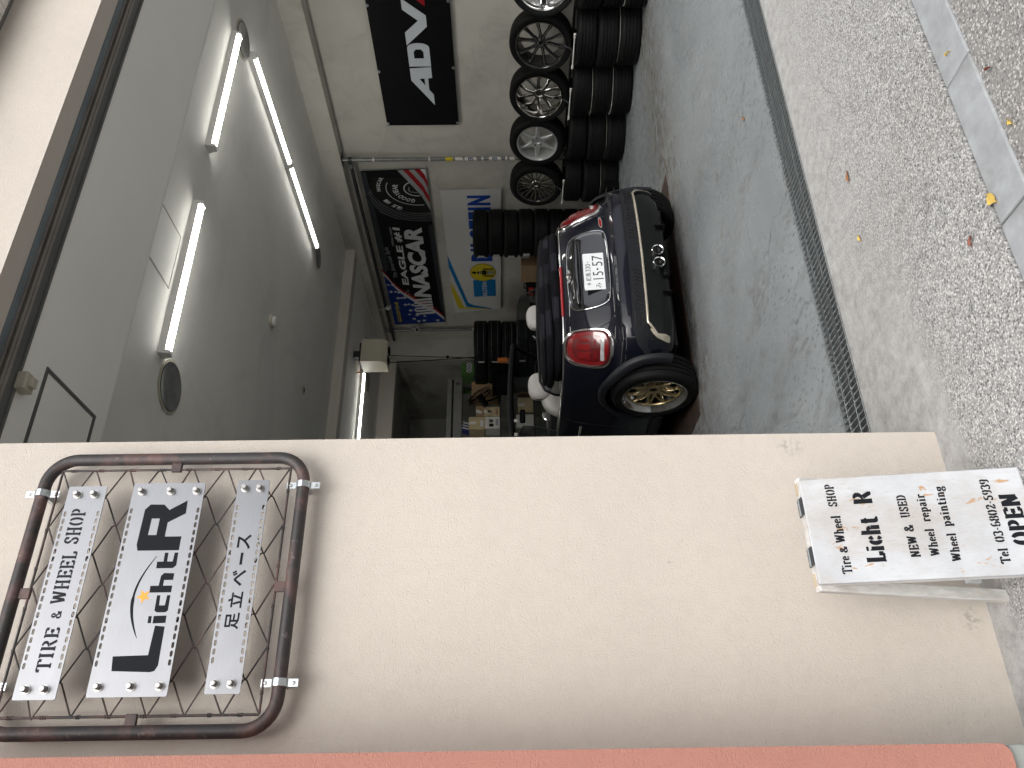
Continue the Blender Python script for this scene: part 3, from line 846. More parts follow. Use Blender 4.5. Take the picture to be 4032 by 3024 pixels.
def downlight(x, y, z, r, label):
    t = thing('downlight', label, 'downlight', (x, y, z), group='round recessed downlights in the ceiling')
    MB().lathe([(r, -0.001), (r + 0.018, -0.001), (r + 0.018, -0.010), (r, -0.012)], closed=True, n=48).build('bezel', 'bezel', t, local=True, smooth=40)
    MB().lathe([(r * 0.999, -0.0115), (r * 0.96, -0.014), (r * 0.90, -0.0115), (r * 0.45, -0.004), (0.0, -0.002)], n=48).build('reflector', 'spun', t, local=True, smooth=60)
    MB().lathe([(r * 1.0, -0.0122), (r * 0.965, -0.0150), (r * 0.965, -0.0122)], n=48, closed=True).build('dark_ring', 'black', t, local=True)
    return t
downlight(2.665, 2.34, 3.62, 0.165, 'large round silver downlight nearest the beige wall')
downlight(6.05, 2.27, 3.62, 0.150, 'round silver downlight behind the end of the short light by the side wall')
downlight(6.12, 5.33, 3.62, 0.125, 'round silver downlight at the far end of the longest light')
downlight(6.12, 8.35, 3.50, 0.140, 'dim round downlight at the back under the rear beam')
t = thing('smoke_detector', 'small white smoke detector with a cream base on the ceiling', 'smoke detector', (4.355, 4.084, 3.62))
MB().lathe([(0, 0), (0.062, 0), (0.062, -0.022), (0.055, -0.026), (0, -0.026)], n=32).build('base', 'bezel', t, local=True, smooth=40)
MB().lathe([(0.050, -0.0265), (0.050, -0.040), (0.038, -0.052), (0.0, -0.055)], n=32).build('sensor', 'white', t, local=True, smooth=50)
t = thing('ceiling_vent', 'tiny round grey ceiling vent beyond the smoke detector', 'vent', (4.37, 5.455, 3.62))
MB().lathe([(0.05, 0), (0.055, -0.006), (0.03, -0.012), (0.028, -0.004)], n=24, closed=True).build('ring', 'bezel', t, local=True, smooth=40)
MB().lathe([(0.027, -0.003), (0.02, -0.014), (0, -0.016)], n=24).build('core', 'darksteel', t, local=True, smooth=40)

def hatch(x0, x1, y0, y1, z, label, w=0.012, mat='frame_bl', inset=0.004):
    t = thing('access_hatch', label, 'access hatch', ((x0 + x1) / 2, (y0 + y1) / 2, z))
    MB().box(x0 + w + 0.006, x1 - w - 0.006, y0 + w + 0.006, y1 - w - 0.006, z - 0.003, z + 0.006).build('lid', 'ceil', t)
    for a in ((x0, x1, y0, y0 + w), (x0, x1, y1 - w, y1), (x0, x0 + w, y0 + w, y1 - w), (x1 - w, x1, y0 + w, y1 - w)):
        MB().box(a[0], a[1], a[2], a[3], z - inset, z + 0.006).build('frame_bar', mat, t)
    return t
hatch(1.22, 1.67, 0.412, 0.842, 3.204, 'square ceiling hatch with a dark frame, next to the shutter track', 0.016, 'frame', 0.005)
hatch(3.235, 3.678, 1.60, 2.03, 3.62, 'square ceiling hatch beside the middle batten light', 0.009, 'frame_lt', 0.003)
hatch(6.706, 7.122, 7.86, 8.29, 3.50, 'faint square hatch in the dark rear ceiling', 0.007, 'frame', 0.003)

# ============================================================ the wire-mesh sign
sg = thing('mesh_sign', 'rusty pipe frame with chain link mesh carrying three brushed steel shop plates', 'sign', (0.655, -0.06, 2.0))
SY = -0.060
X0, X1, Z0, Z1, RC = 0.264, 1.046, 2.001, 2.785, 0.085
loop = [(x, SY, z) for x, z in arc(X1 - RC, Z0 + RC, RC, RC, -90, 0, 8) + arc(X1 - RC, Z1 - RC, RC, RC, 0, 90, 8) + arc(X0 + RC, Z1 - RC, RC, RC, 90, 180, 8) + arc(X0 + RC, Z0 + RC, RC, RC, 180, 270, 8)]
MB().tube(loop, 0.0185, 14, closed=True).build('pipe_frame', 'pipe', sg, smooth=60)
xa, xb, za, zb = 0.304, 1.010, 2.045, 2.742
for nm, p, q in (('right', (xb, za), (xb, zb)), ('left', (xa, za), (xa, zb)), ('top', (xa, zb), (xb, zb)), ('bottom', (xa, za), (xb, za))):
    MB().tube([(p[0], SY, p[1]), (q[0], SY, q[1])], 0.0036, 8).build('rod', 'wire', sg, smooth=60)
for (cx, cz, hx, hz) in ((1.0185, 2.395, 0.016, 0.015), (0.644, 2.0325, 0.015, 0.016), (0.634, 2.754, 0.015, 0.016), (0.294, 2.380, 0.016, 0.015)):
    MB().box(cx - hx, cx + hx, SY - 0.006, SY + 0.006, cz - hz, cz + hz).build('bracket', 'pipe', sg, bev=0.002)
# chain-link: bent zigzag wires linked at every crossing
W = 0.0955
hw = []
nz = int((xb - xa) / (W / 2)) + 1
rows = int(round((zb - za) / W))
pz = (zb - za) / rows
ncol = 8
pw = (xb - xa) / ncol
for k in range(ncol):
    # wire k swings between columns k and k+1
    cx = xa + pw * (k + 0.5)
    pts = []
    for j in range(rows * 2 + 1):
        z = zb - pz * 0.5 * j
        s = -1 if (j + k) % 2 == 0 else 1
        a = pw * 0.515
        xx = cx + s * a + random.uniform(-.0025, .0025)
        zz = z + random.uniform(-.003, .003)
        if 0 < j < rows * 2:
            pts.append((xx - s * 0.006, SY - 0.0030 * s, zz + 0.005)); pts.append((xx, SY + 0.0028, zz)); pts.append((xx - s * 0.006, SY + 0.0030 * s, zz - 0.005))
        else:
            pts.append((xx, SY, zz))
    MB().tube(pts, 0.0024, 6).build('mesh_wire', 'wire', sg, smooth=70)
# tie wire wound round the edge rods
for k in range(8):
    for xx in (xa, xb):
        z = za + 0.04 + k * (zb - za - 0.06) / 7.3 + random.uniform(-.008, .008)
        L = random.uniform(0.010, 0.022)
        pts = [(xx + 0.0052 * math.cos(a * 1.6), SY + 0.0052 * math.sin(a * 1.6), z + L * a / 12) for a in range(13)]
        MB().tube(pts, 0.0013, 5).build('tie_wire', 'wire', sg, smooth=70)
for k in range(6):
    z = za
    xx = xa + 0.05 + k * 0.115
    for zz in (za, zb):
        pts = [(xx + 0.010 * a / 10, SY + 0.0050 * math.cos(a * 1.5), zz + 0.0050 * math.sin(a * 1.5)) for a in range(11)]
        MB().tube(pts, 0.0013, 5).build('tie_wire', 'wire', sg, smooth=70)
# pipe clips screwed to the wall
for (cx, cz, along) in ((0.953, Z0, 'x'), (0.383, Z0, 'x'), (0.935, Z1, 'x'), (0.383, Z1, 'x')):
    c = MB()
    sa = [(SY - 0.0215 * math.cos(rad(a)), cz + 0.0215 * math.sin(rad(a))) for a in range(-80, 81, 16)]
    for i in range(len(sa) - 1):
        pass
    frx = Fr((cx, 0, 0), (0, 1, 0), (0, 0, 1), (1, 0, 0))
    outer = [(SY - 0.0225 * math.cos(rad(a)), cz + 0.0225 * math.sin(rad(a))) for a in range(-90, 91, 15)]
    inner = [(SY - 0.0195 * math.cos(rad(a)), cz + 0.0195 * math.sin(rad(a))) for a in range(90, -91, -15)]
    c.prism(outer + inner, frx, -0.010, 0.010)
    for s in (-1, 1):
        c.box(cx - 0.010, cx + 0.010, SY - 0.001, SY + 0.002, cz + s * 0.020 if s > 0 else cz - 0.050, cz + 0.050 if s > 0 else cz - 0.020)
    cl = c.build('pipe_clip', 'zinc', sg, smooth=40)
    for s in (-1, 1):
        MB().lathe([(0.0055, -0.0015), (0.004, -0.004), (0, -0.0045)], (cx, SY, cz + s * 0.038), (0, 1, 0), 12).build('screw', 'bolt', cl, smooth=50)
    st = MB().box(cx - 0.008, cx + 0.008, SY + 0.020, 0.0, cz - 0.008, cz + 0.008)
    st.build('standoff', 'zinc', sg)

PY = -0.100
FP = Fr((0, PY, 0), (1, 0, 0), (0, 0, 1), (0, -1, 0))
def sign_plate(x0, x1, z0, z1, nslot, bolts, slotw):
    holes = []
    L = (x1 - x0)
    m = 0.075
    pitch = (L - 2 * m) / nslot
    for k in range(nslot):
        xc = x0 + m + pitch * (k + 0.5)
        for zc in (z0 + 0.0085, z1 - 0.0085):
            holes.append(rrect(xc - pitch * 0.36, xc + pitch * 0.36, zc - 0.0038, zc + 0.0038, 0.0037, 3)[::-1])
    p = MB().prism(rrect(x0, x1, z0, z1, 0.004, 3), FP, -0.0015, 0.0015, holes=holes).build('plate', 'brushed', sg)
    for bx in (x0 + 0.026, x1 - 0.026):
        for zc in bolts:
            hexa = [(bx + 0.0095 * math.cos(rad(60 * i + 20)), zc + 0.0095 * math.sin(rad(60 * i + 20))) for i in range(6)]
            bo = MB().lathe([(0.0125, 0.0016), (0.0125, 0.0032), (0.0085, 0.0036)], FP.p(bx, zc, 0), FP.n, 20)
            bo.prism(hexa, FP, 0.0034, 0.0105)
            bo.lathe([(0.0078, 0.0105), (0.0078, 0.0185), (0.0062, 0.0210), (0.0, 0.0212)], FP.p(bx, zc, 0), FP.n, 18)
            bo.build('bolt', 'bolt', p, smooth=35)
            MB().cyl(FP.p(bx, zc, -0.0016), FP.p(bx, zc, -0.040), 0.004, n=8).build('bolt_shank', 'bolt', p)
    return p
p1 = sign_plate(0.342, 0.942, 2.573, 2.686, 20, (2.605, 2.655), 0.02)
for s, a, b, c, d in (('TIRE', 0.414, 0.528, 2.606, 2.644), ('&', 0.553, 0.573, 2.613, 2.640), ('WHEEL', 0.593, 0.742, 2.612, 2.652), ('SHOP', 0.765, 0.872, 2.618, 2.659)):
    mb = MB(); stencil(mb, s, FP, a, b, c, d, 0, 0.0019); mb.build('lettering', 'ink', p1)
p2 = sign_plate(0.346, 0.949, 2.282, 2.494, 20, (2.304, 2.380, 2.466), 0.02)
# the big logo: heavy L, small icht on a slant, heavy R, a swoosh and a star
def lq(mbx, pts, c=0.0019):
    return mbx.prism(pts, FP, 0.0016, c)
lg = MB()
lq(lg, [(0.412, 2.441), (0.450, 2.446), (0.452, 2.352), (0.530, 2.349), (0.527, 2.322), (0.425, 2.320), (0.411, 2.327), (0.408, 2.338)])
lq(lg, [(0.536, 2.357), (0.556, 2.358), (0.557, 2.323), (0.537, 2.322)])                         # i
lq(lg, [(0.537, 2.371), (0.556, 2.372), (0.556, 2.363), (0.537, 2.362)])
lq(lg, [(0.566, 2.352), (0.571, 2.359), (0.613, 2.360), (0.613, 2.351), (0.585, 2.349), (0.585, 2.333), (0.613, 2.332), (0.613, 2.323), (0.571, 2.322), (0.566, 2.328)])  # c
lq(lg, [(0.621, 2.383), (0.640, 2.384), (0.640, 2.361), (0.668, 2.360), (0.676, 2.352), (0.675, 2.324), (0.656, 2.324), (0.656, 2.349), (0.640, 2.349), (0.640, 2.323), (0.621, 2.323)])  # h
lq(lg, [(0.690, 2.378), (0.709, 2.379), (0.709, 2.361), (0.735, 2.362), (0.735, 2.352), (0.709, 2.351), (0.709, 2.335), (0.735, 2.334), (0.735, 2.324), (0.698, 2.323), (0.690, 2.331)])  # t
lq(lg, [(0.742, 2.324), (0.742, 2.442), (0.760, 2.448), (0.866, 2.446), (0.882, 2.432), (0.881, 2.392), (0.864, 2.374), (0.893, 2.326), (0.853, 2.324), (0.826, 2.372), (0.783, 2.372), (0.783, 2.324)],)
lg.build('lettering', 'ink2', p2)
MB().prism([(0.788, 2.421), (0.838, 2.420), (0.838, 2.397), (0.788, 2.397)], FP, 0.0019, 0.0023).build('letter_counter', 'brushed', p2)
up_, dn_ = [], []
for i in range(25):
    q = i / 24
    x = 0.497 + 0.228 * q
    z = 2.382 + 0.046 * math.sin(PI * (0.06 + 0.90 * q)) ** 0.9 - 0.006 * q
    w = 0.0014 + 0.0078 * math.sin(PI * q) ** 0.8 * (0.6 + 0.4 * (q < 0.5))
    up_.append((x, z + w * 0.5)); dn_.append((x, z - w * 0.5))
MB().prism(up_ + dn_[::-1], FP, 0.0016, 0.0019).build('swoosh', 'ink2', p2)
MB().prism(starpoly(0.611, 2.397, 0.0205, 100), FP, 0.0016, 0.0020).build('star', 'star', p2)
p3 = sign_plate(0.350, 0.955, 2.091, 2.185, 20, (2.117, 2.161), 0.02)
for ch, a, b in (('足', .517, .563), ('立', .575, .620), ('ベ', .636, .682), ('ー', .697, .732), ('ス', .742, .786)):
    mb = MB()
    if ch == 'ー': put_text(mb, ch, FP, a, b, 2.137, 2.145, 0.0019, 0.02)
    else: put_text(mb, ch, FP, a, b, 2.121, 2.160, 0.0019, 0.022)
    mb.build('lettering', 'ink2', p3)

# ============================================================ the folding board on the apron
ab = thing('sandwich_board', 'white flaking wooden folding board with black stencil lettering, by the beige wall', 'sandwich board', (0.70, -0.24, 0.0))
AX0, AX1 = 0.575, 0.867
TOPF, BOTF = V3((0, -0.262, 0.572)), V3((0, -0.335, 0.0))
vv = (TOPF - BOTF); H = vv.length; vv.normalize()
nn_ = V3((0, -1, 0)); nn_ = (nn_ - vv * nn_.dot(vv)).normalized()
FA = Fr((0, BOTF.y, 0), (1, 0, 0), vv, nn_)
fpn = MB()
fpn.obox(FA, AX0, AX1, 0.0, H, -0.018, 0.0)
front = fpn.build('front_panel', 'wood', ab, bev=0.003)
MB().obox(FA, AX0, AX0 + 0.03, 0.012, H - 0.001, -0.030, -0.0185).obox(FA, AX1 - 0.03, AX1, 0.012, H - 0.001, -0.030, -0.0185).build('front_batten', 'woodedge', ab, bev=0.002)
TOPB, BOTB = V3((0, -0.226, 0.572)), V3((0, -0.088, 0.0))
vb = (TOPB - BOTB); HB = vb.length; vb.normalize()
nb = V3((0, 1, 0)); nb = (nb - vb * nb.dot(vb)).normalized()
FB = Fr((0, BOTB.y, 0), (1, 0, 0), vb, nb)
for a in (AX0 - 0.014, AX1 - 0.020):
    MB().obox(FB, a, a + 0.034, 0.0, HB, -0.024, 0.0).build('rear_leg', 'woodedge', ab, bev=0.003)
MB().obox(FB, AX0 + 0.034, AX1 - 0.034, 0.075, 0.115, -0.022, -0.003).build('rear_rail', 'wood', ab, bev=0.002)
MB().obox(FB, AX0 + 0.034, AX1 - 0.034, HB - 0.046, HB, -0.022, -0.003).build('rear_rail', 'woodedge', ab, bev=0.002)
for a in (AX0 + 0.0005, AX1 - 0.034):
    MB().obox(FB, a, a + 0.0335, HB + 0.0002, HB + 0.0022, -0.023, -0.001).build('end_grain', 'woodbare', ab)
MB().box(AX0 + 0.002, AX1 - 0.002, -0.2615, -0.2265, 0.556, 0.5705).build('top_strip', 'woodedge', ab)
for a in (AX0 + 0.052, AX0 + 0.192):
    hg = MB().box(a, a + 0.050, -0.261, -0.227, 0.5735, 0.5757).build('hinge', 'hinge', ab, bev=0.0006)
    MB().cyl((a, -0.244, 0.5772), (a + 0.050, -0.244, 0.5772), 0.0032, n=10).build('hinge_pin', 'steel', hg, smooth=50)
    for q in (0.012, 0.038):
        MB().lathe([(0.0035, 0.0), (0.003, 0.001), (0, 0.0012)], (a + q, -0.234, 0.5757), (0, 0, 1), 10).build('screw', 'bolt', hg)
# measured text rows: height of the foot line on the panel, left and right ends
rows_ = [('Tire', .599, .645, .488, .025), ('&', .655, .671, .488, .020), ('Wheel', .682, .757, .488, .025), ('SHOP', .784, .848, .488, .024)]
def put_line(*a, **k):
    m = MB(); stencil(m, *a, **k); m.build('lettering', 'ink', front)
for s, a, b, v, hgt in rows_: put_line( s, FA, a, b, v, v + hgt, 0, 0.0004, nib=(.13, .06))
for s, a, b in (('Licht', .624, .748), ('R', .786, .822)): put_line( s, FA, a, b, .397, .444, 0, 0.0004, nib=(.15, .07), skew=-0.015)
for s, a, b in (('NEW', .633, .690), ('&', .703, .720), ('USED', .741, .805)): put_line( s, FA, a, b, .309, .333, 0, 0.0004, nib=(.13, .06), skew=-0.015)
for s, a, b in (('Wheel', .634, .707), ('repair', .727, .804)): put_line( s, FA, a, b, .261, .284, 0, 0.0004, nib=(.13, .06), skew=-0.02)
for s, a, b in (('Wheel', .617, .692), ('painting', .711, .823)): put_line( s, FA, a, b, .212, .235, 0, 0.0004, nib=(.13, .06), skew=-0.05)
for s, a, b in (('Tel', .606, .645), ('03-6802-5939', .662, .836)): put_line( s, FA, a, b, .095 - 0.04 * (a - .6), .119 - 0.04 * (a - .6), 0, 0.0004, nib=(.13, .06), skew=-0.04)
put_line( 'OPEN', FA, .652, .791, .027, .073, 0, 0.0004, nib=(.15, .07), skew=-0.01)
# ============================================================ banners on the side wall (u = -y)
def wall_frame(x): return Fr((x, 0, 0), (0, -1, 0), (0, 0, 1), (-1, 0, 0))
FWL = wall_frame(7.44)
def Y(pts): return [(-a, b) for a, b in pts]
def pr(mb, pts, c, fr=FWL):
    return mb.prism(Y(pts), fr, c - 0.0012, c)
def rope(parent, p, q, r=0.0022, sag=0.01):
    p, q = V3(p), V3(q)
    m = (p + q) / 2 - V3((0, 0, sag))
    MB().tube([p, m, q], r, 6).build('string', 'string', parent)

bn = thing('black_banner', 'long black vinyl banner with big silver letters and a red stroke', 'banner', (7.44, 2.8, 1.91))
mb = MB().prism(Y([(4.53, 2.760), (4.53, 1.913), (0.72, 1.905), (0.72, 2.772)]), FWL, -0.002, 0.0)
pn = mb.build('sheet', 'ban_black', bn)
L_ = MB()
pr(L_, [(4.225, 2.17), (3.875, 2.405), (3.715, 2.405), (3.70, 2.17), (3.845, 2.17), (3.85, 2.215), (4.01, 2.215), (4.075, 2.17)], 0.003)
L_.prism(Y([(3.69, 2.168), (3.69, 2.405), (3.475, 2.405)] + [(3.45 - .06 * math.sin(rad(a)) , 2.2865 + .1185 * math.cos(rad(a))) for a in range(10, 171, 20)] + [(3.475, 2.168)]), FWL, 0.0018, 0.003,
         holes=[Y([(3.585, 2.235), (3.50, 2.235), (3.47, 2.26), (3.47, 2.315), (3.50, 2.34), (3.585, 2.34)])])
pr(L_, [(3.42, 2.405), (3.26, 2.405), (3.12, 2.255), (2.99, 2.405), (2.86, 2.405), (3.06, 2.168), (3.19, 2.168)], 0.003)
pr(L_, [(2.66, 2.17), (2.31, 2.405), (2.15, 2.405), (2.135, 2.17), (2.28, 2.17), (2.285, 2.215), (2.445, 2.215), (2.51, 2.17)], 0.003)
pr(L_, [(2.08, 2.17), (2.08, 2.405), (1.94, 2.405), (1.70, 2.26), (1.70, 2.405), (1.58, 2.405), (1.58, 2.17), (1.70, 2.17), (1.95, 2.32), (1.95, 2.17)], 0.003)
L_.build('lettering', 'p_adv', pn)
cnt = MB(); pr(cnt, [(3.945, 2.255), (3.855, 2.31), (3.852, 2.255)], 0.0042); pr(cnt, [(2.38, 2.255), (2.29, 2.31), (2.287, 2.255)], 0.0042)
cnt.build('letter_counter', 'ban_black', pn)
rd = MB(); pr(rd, [(2.955, 2.168), (2.83, 2.30), (2.70, 2.44), (2.60, 2.44), (2.83, 2.168)], 0.0045)
rd.build('red_stroke', 'p_red', pn)
for y, z in ((4.50, 2.75), (4.50, 1.925), (3.757, 2.752), (3.715, 1.925), (2.94, 2.757), (2.90, 1.925)):
    MB().lathe([(0.018, 0.0), (0.016, 0.004), (0.008, 0.004), (0.006, 0.0015)], (7.4395, y, z), (-1, 0, 0), 14).build('eyelet', 'zinc', pn, smooth=50)
rope(bn, (7.437, 4.50, 2.75), (7.372, 4.985, 2.93)); rope(bn, (7.437, 4.50, 1.925), (7.372, 4.985, 1.645))

# -- the racing tyre banner
bn = thing('flag_banner', 'dark banner with a white letter tyre, stars and red and white stripes', 'banner', (7.44, 7.0, 2.37))
P0, P1, P2, P3 = (5.275, 3.205), (5.24, 2.372), (8.71, 2.372), (8.78, 3.20)
pn = MB().prism(Y([P0, P1, P2, P3]), FWL, -0.002, 0.0).build('sheet', 'ban_black', bn)
g1 = MB(); pr(g1, [(5.275, 3.204), (5.29, 3.14), (7.30, 3.10), (7.42, 3.204)], 0.0015)
pr(g1, [(6.30, 2.373), (6.34, 2.44), (8.34, 2.42), (8.45, 2.373)], 0.0015); g1.build('grey_band', 'p_dgrey', pn)
tb = MB()     # printed tyre: tread block then sidewall
pr(tb, [(5.60, 3.13), (5.70, 3.17), (5.90, 3.14), (6.06, 3.05), (6.17, 2.88), (6.22, 2.70), (6.24, 2.50), (6.24, 2.374), (6.05, 2.374), (6.02, 2.6), (5.9, 2.85), (5.7, 3.04)], 0.0016)
tb.build('printed_tread', 'p_mgrey', pn)
for i in range(4):
    k = i * 0.035
    gv = [(5.66 + k * .6, 3.10 + k), (5.87 + k, 3.00 + k * .7), (6.02 + k, 2.83 + k * .5), (6.09 + k, 2.62 + k * .3), (6.11 + k, 2.376)]
    q = gv + [(a + .014, b + .008) for a, b in gv[::-1]]
    mbq = MB(); pr(mbq, q, 0.0028); mbq.build('printed_groove', 'ban_black', pn)
cx, cz = 5.60, 2.52
sd = MB(); pr(sd, [(cx + 0.47 * math.cos(rad(a)), cz + 0.60 * math.sin(rad(a))) for a in range(-14, 121, 6)] + [(cx - .2, 2.85), (5.40, 2.60), (5.52, 2.374)], 0.0030)
sd.build('printed_sidewall', 'p_black', pn)
def ringarc(r1, r2, sx, a0, a1, c, n=18):
    o = [(cx + sx * r1 * math.cos(rad(a0 + (a1 - a0) * i / n)), cz + r1 * math.sin(rad(a0 + (a1 - a0) * i / n))) for i in range(n + 1)]
    i_ = [(cx + sx * r2 * math.cos(rad(a0 + (a1 - a0) * i / n)), cz + r2 * math.sin(rad(a0 + (a1 - a0) * i / n))) for i in range(n + 1)]
    m = MB(); return pr(m, o + i_[::-1], c)
ringarc(.405, .395, .78, -10, 112, 0.0042).build('printed_ring', 'p_white', pn)
ringarc(.175, .160, .80, -10, 150, 0.0042).build('printed_rim', 'p_white', pn)
ringarc(.33, .19, .8, -20, 130, 0.0036).build('printed_rim', 'p_black', pn)
for a0, a1, r in ((20, 45, .10), (60, 80, .12), (95, 110, .11)):
    ringarc(r, r - .012, .8, a0 - 20, a1, 0.0043, 6).build('printed_spoke', 'p_grey', pn)
def arctext(s, r, sx, a0, a1, h, w, mat, nm):
    """letters set one by one along the printed sidewall"""
    m = MB(); nL = len(s)
    for i, ch in enumerate(s):
        a = rad(a0 + (a1 - a0) * (i + .5) / nL)
        px, pz = cx + sx * r * math.cos(a), cz + r * math.sin(a)
        tx, tz = (-sx * math.sin(a), math.cos(a))
        s_ = -1 if a1 < a0 else 1
        u = V3((0, tx * s_, tz * s_)).normalized()
        v = V3((0, sx * math.cos(a), math.sin(a))).normalized()
        f2 = Fr((7.44 - 0.0046, px, pz), u, v, (-1, 0, 0))
        put_text(m, ch, f2, -w / 2, w / 2, -h / 2, h / 2, 0.0, 0.03)
    m.build(nm, mat, pn)
arctext('GOODYEAR', .285, .82, 8, 112, .07, .05, 'p_white', 'lettering')
arctext('GLE #1', .50, .86, 28, 62, .06, .045, 'p_white', 'lettering')
arctext('NASCAR', .50, .80, 84, 122, .05, .04, 'p_white', 'lettering')
# stripes lower right corner
S = [(5.26, 2.735), (5.50, 2.60), (5.78, 2.47), (6.06, 2.373)]
cols = ['p_grey', 'p_red', 'p_grey', 'p_red', 'p_white']
def edge(k, i):
    top = [(5.262, 2.735), (5.46, 2.62), (5.74, 2.47), (6.03, 2.374)]
    bot = [(5.242, 2.374), (5.243, 2.374), (5.245, 2.374), (5.30, 2.373)]
    a, b = top[i], bot[i]
    q = k / 5.0
    return (a[0] + (b[0] - a[0]) * q, a[1] + (b[1] - a[1]) * q)
for k in range(5):
    mbq = MB(); pr(mbq, [edge(k, i) for i in range(4)] + [edge(k + 1, i) for i in range(3, -1, -1)], 0.0052 + k * 0.0002)
    mbq.build('printed_stripe', cols[k], pn)
# flag field left
fld = [(7.44, 3.204), (7.58, 3.14), (7.78, 3.07), (7.98, 2.95), (8.18, 2.78), (8.32, 2.66), (8.46, 2.50), (8.66, 2.373), (8.71, 2.373), (8.78, 3.20)]
mbq = MB(); pr(mbq, fld, 0.0030); mbq.build('flag_field', 'ban_blue', pn)
wv = fld[:8]
mbq = MB(); pr(mbq, wv + [(a - .10, b + .015) for a, b in wv[::-1]], 0.0042); mbq.build('white_wave', 'p_white', pn)
mbq = MB(); pr(mbq, [(a - .10, b + .015) for a, b in wv] + [(a - .19, b + .03) for a, b in wv[::-1]], 0.0044); mbq.build('red_wave', 'p_red', pn)
stz = [(7.68, 3.17), (7.68, 3.10), (7.86, 3.15), (7.86, 3.08), (7.88, 3.03), (8.03, 3.06), (8.03, 3.01), (8.02, 2.96), (8.21, 2.965), (8.20, 2.91), (8.37, 2.90), (8.22, 2.85), (8.48, 2.93), (8.61, 2.87), (8.50, 2.81), (8.53, 2.69), (8.66, 2.71), (8.66, 2.49), (8.36, 2.83), (8.68, 2.80)]
for i, (a, b) in enumerate(stz):
    mbq = MB(); mbq.prism(starpoly(-a, b, 0.040 if i % 3 else 0.030, 80 + 13 * (i % 4), 0.40, 1.1), FWL, 0.0042, 0.0054); mbq.build('printed_star', 'p_white', pn)
def ltr(s, y0, y1, z0, z1, mat, bold=.03, c=0.006, shear=0.0, skew=0.0, nm='lettering', fr=FWL):
    m = MB(); put_text(m, s, fr, -y0, -y1, z0, z1, c, bold, shear, skew=skew); return m.build(nm, mat, pn)
ltr('GOODYEAR', 8.69, 8.12, 3.075, 3.135, 'p_yel')
ltr('The American Style', 7.50, 6.78, 2.975, 3.06, 'p_grey', .0, shear=.25, skew=.06)
ltr('White Letter', 6.76, 6.34, 2.955, 2.99, 'p_grey', .02)
ltr('EAGLE #1', 7.69, 6.35, 2.838, 2.945, 'p_white', .035, shear=.08, skew=-.01)
ltr('NASCAR', 8.02, 6.36, 2.535, 2.80, 'p_white', .05, shear=.12, skew=-.005)
for i in range(6):      # the speed bars before the word
    y = 8.46 - i * 0.075
    mbq = MB(); pr(mbq, [(y, 2.525 + i * .002), (y - .055, 2.530 + i * .002), (y - .015, 2.82), (y + .03, 2.825)], 0.0066); mbq.build('speed_bar', 'p_white', pn)
ltr('A-76', 8.00, 7.84, 2.90, 2.93, 'p_grey', .0); ltr('777-77', 8.04, 7.80, 2.86, 2.89, 'p_grey', .0)
rope(bn, (7.438, 5.275, 3.2), (7.372, 5.02, 3.27)); rope(bn, (7.438, 8.71, 2.375), (7.42, 8.86, 2.33))

# -- the white damper banner
bn = thing('white_banner', 'white vinyl banner with blue lettering, a yellow oval and slanted blue and yellow bands', 'banner', (7.44, 7.0, 1.42))
pn = MB().prism(Y([(5.64, 2.225), (5.62, 1.42), (8.36, 1.46), (8.46, 2.20)]), FWL, -0.002, 0.0).build('sheet', 'ban_white', bn)
for s, a, b in (('B', 7.13, 6.93), ('I', 6.90, 6.84), ('L', 6.80, 6.64), ('S', 6.61, 6.43), ('T', 6.41, 6.23), ('E', 6.21, 6.06), ('I', 6.03, 5.97), ('N', 5.93, 5.74)):
    ltr(s, a, b, 1.565, 1.875, 'p_blue', .055, c=0.003)
mbq = MB(); pr(mbq, [(6.97, 2.219), (7.26, 2.218), (8.29, 2.00), (8.36, 1.60), (8.34, 1.60), (8.24, 1.90), (8.18, 1.97)], 0.003); mbq.build('blue_band', 'p_cyan', pn)
mbq = MB(); pr(mbq, [(7.62, 2.212), (7.90, 2.208), (8.335, 2.13), (8.37, 1.62), (8.352, 1.62), (8.30, 2.04)], 0.0030); mbq.build('yellow_band', 'p_yel', pn)
mbq = MB(); pr(mbq, [(7.59, 1.87), (7.575, 1.53), (8.00, 1.53), (8.02, 1.87)], 0.003); mbq.build('blue_panel', 'p_cyan', pn)
el = [(7.40 + .205 * math.cos(rad(a)), 1.715 + .185 * math.sin(rad(a))) for a in range(0, 360, 12)]
mbq = MB(); pr(mbq, [(7.40 + .213 * math.cos(rad(a)), 1.715 + .193 * math.sin(rad(a))) for a in range(0, 360, 12)], 0.004); mbq.build('oval_rim', 'p_black', pn)
mbq = MB(); pr(mbq, el, 0.0052); mbq.build('yellow_oval', 'p_yel', pn)
mbq = MB()
pr(mbq, [(7.40 + .030 * math.cos(rad(a)), 1.845 + .035 * math.sin(rad(a))) for a in range(0, 360, 24)], 0.0064)
for q in ([(7.425, 1.80), (7.375, 1.80), (7.36, 1.74), (7.44, 1.74)], [(7.455, 1.73), (7.345, 1.73), (7.345, 1.66), (7.455, 1.66)], [(7.445, 1.65), (7.355, 1.65), (7.355, 1.55), (7.445, 1.55)],
          [(7.50, 1.71), (7.47, 1.71), (7.47, 1.56), (7.50, 1.56)], [(7.33, 1.71), (7.30, 1.71), (7.30, 1.56), (7.33, 1.56)]):
    pr(mbq, q, 0.0064)
mbq.build('damper_mark', 'p_black', pn)
mbq = MB()
for q in ([(7.425, 1.64), (7.41, 1.64), (7.41, 1.555), (7.425, 1.555)], [(7.39, 1.64), (7.375, 1.64), (7.375, 1.555), (7.39, 1.555)], [(7.45, 1.765), (7.35, 1.765), (7.35, 1.755), (7.45, 1.755)]): pr(mbq, q, 0.0074)
mbq.build('damper_mark', 'p_white', pn)
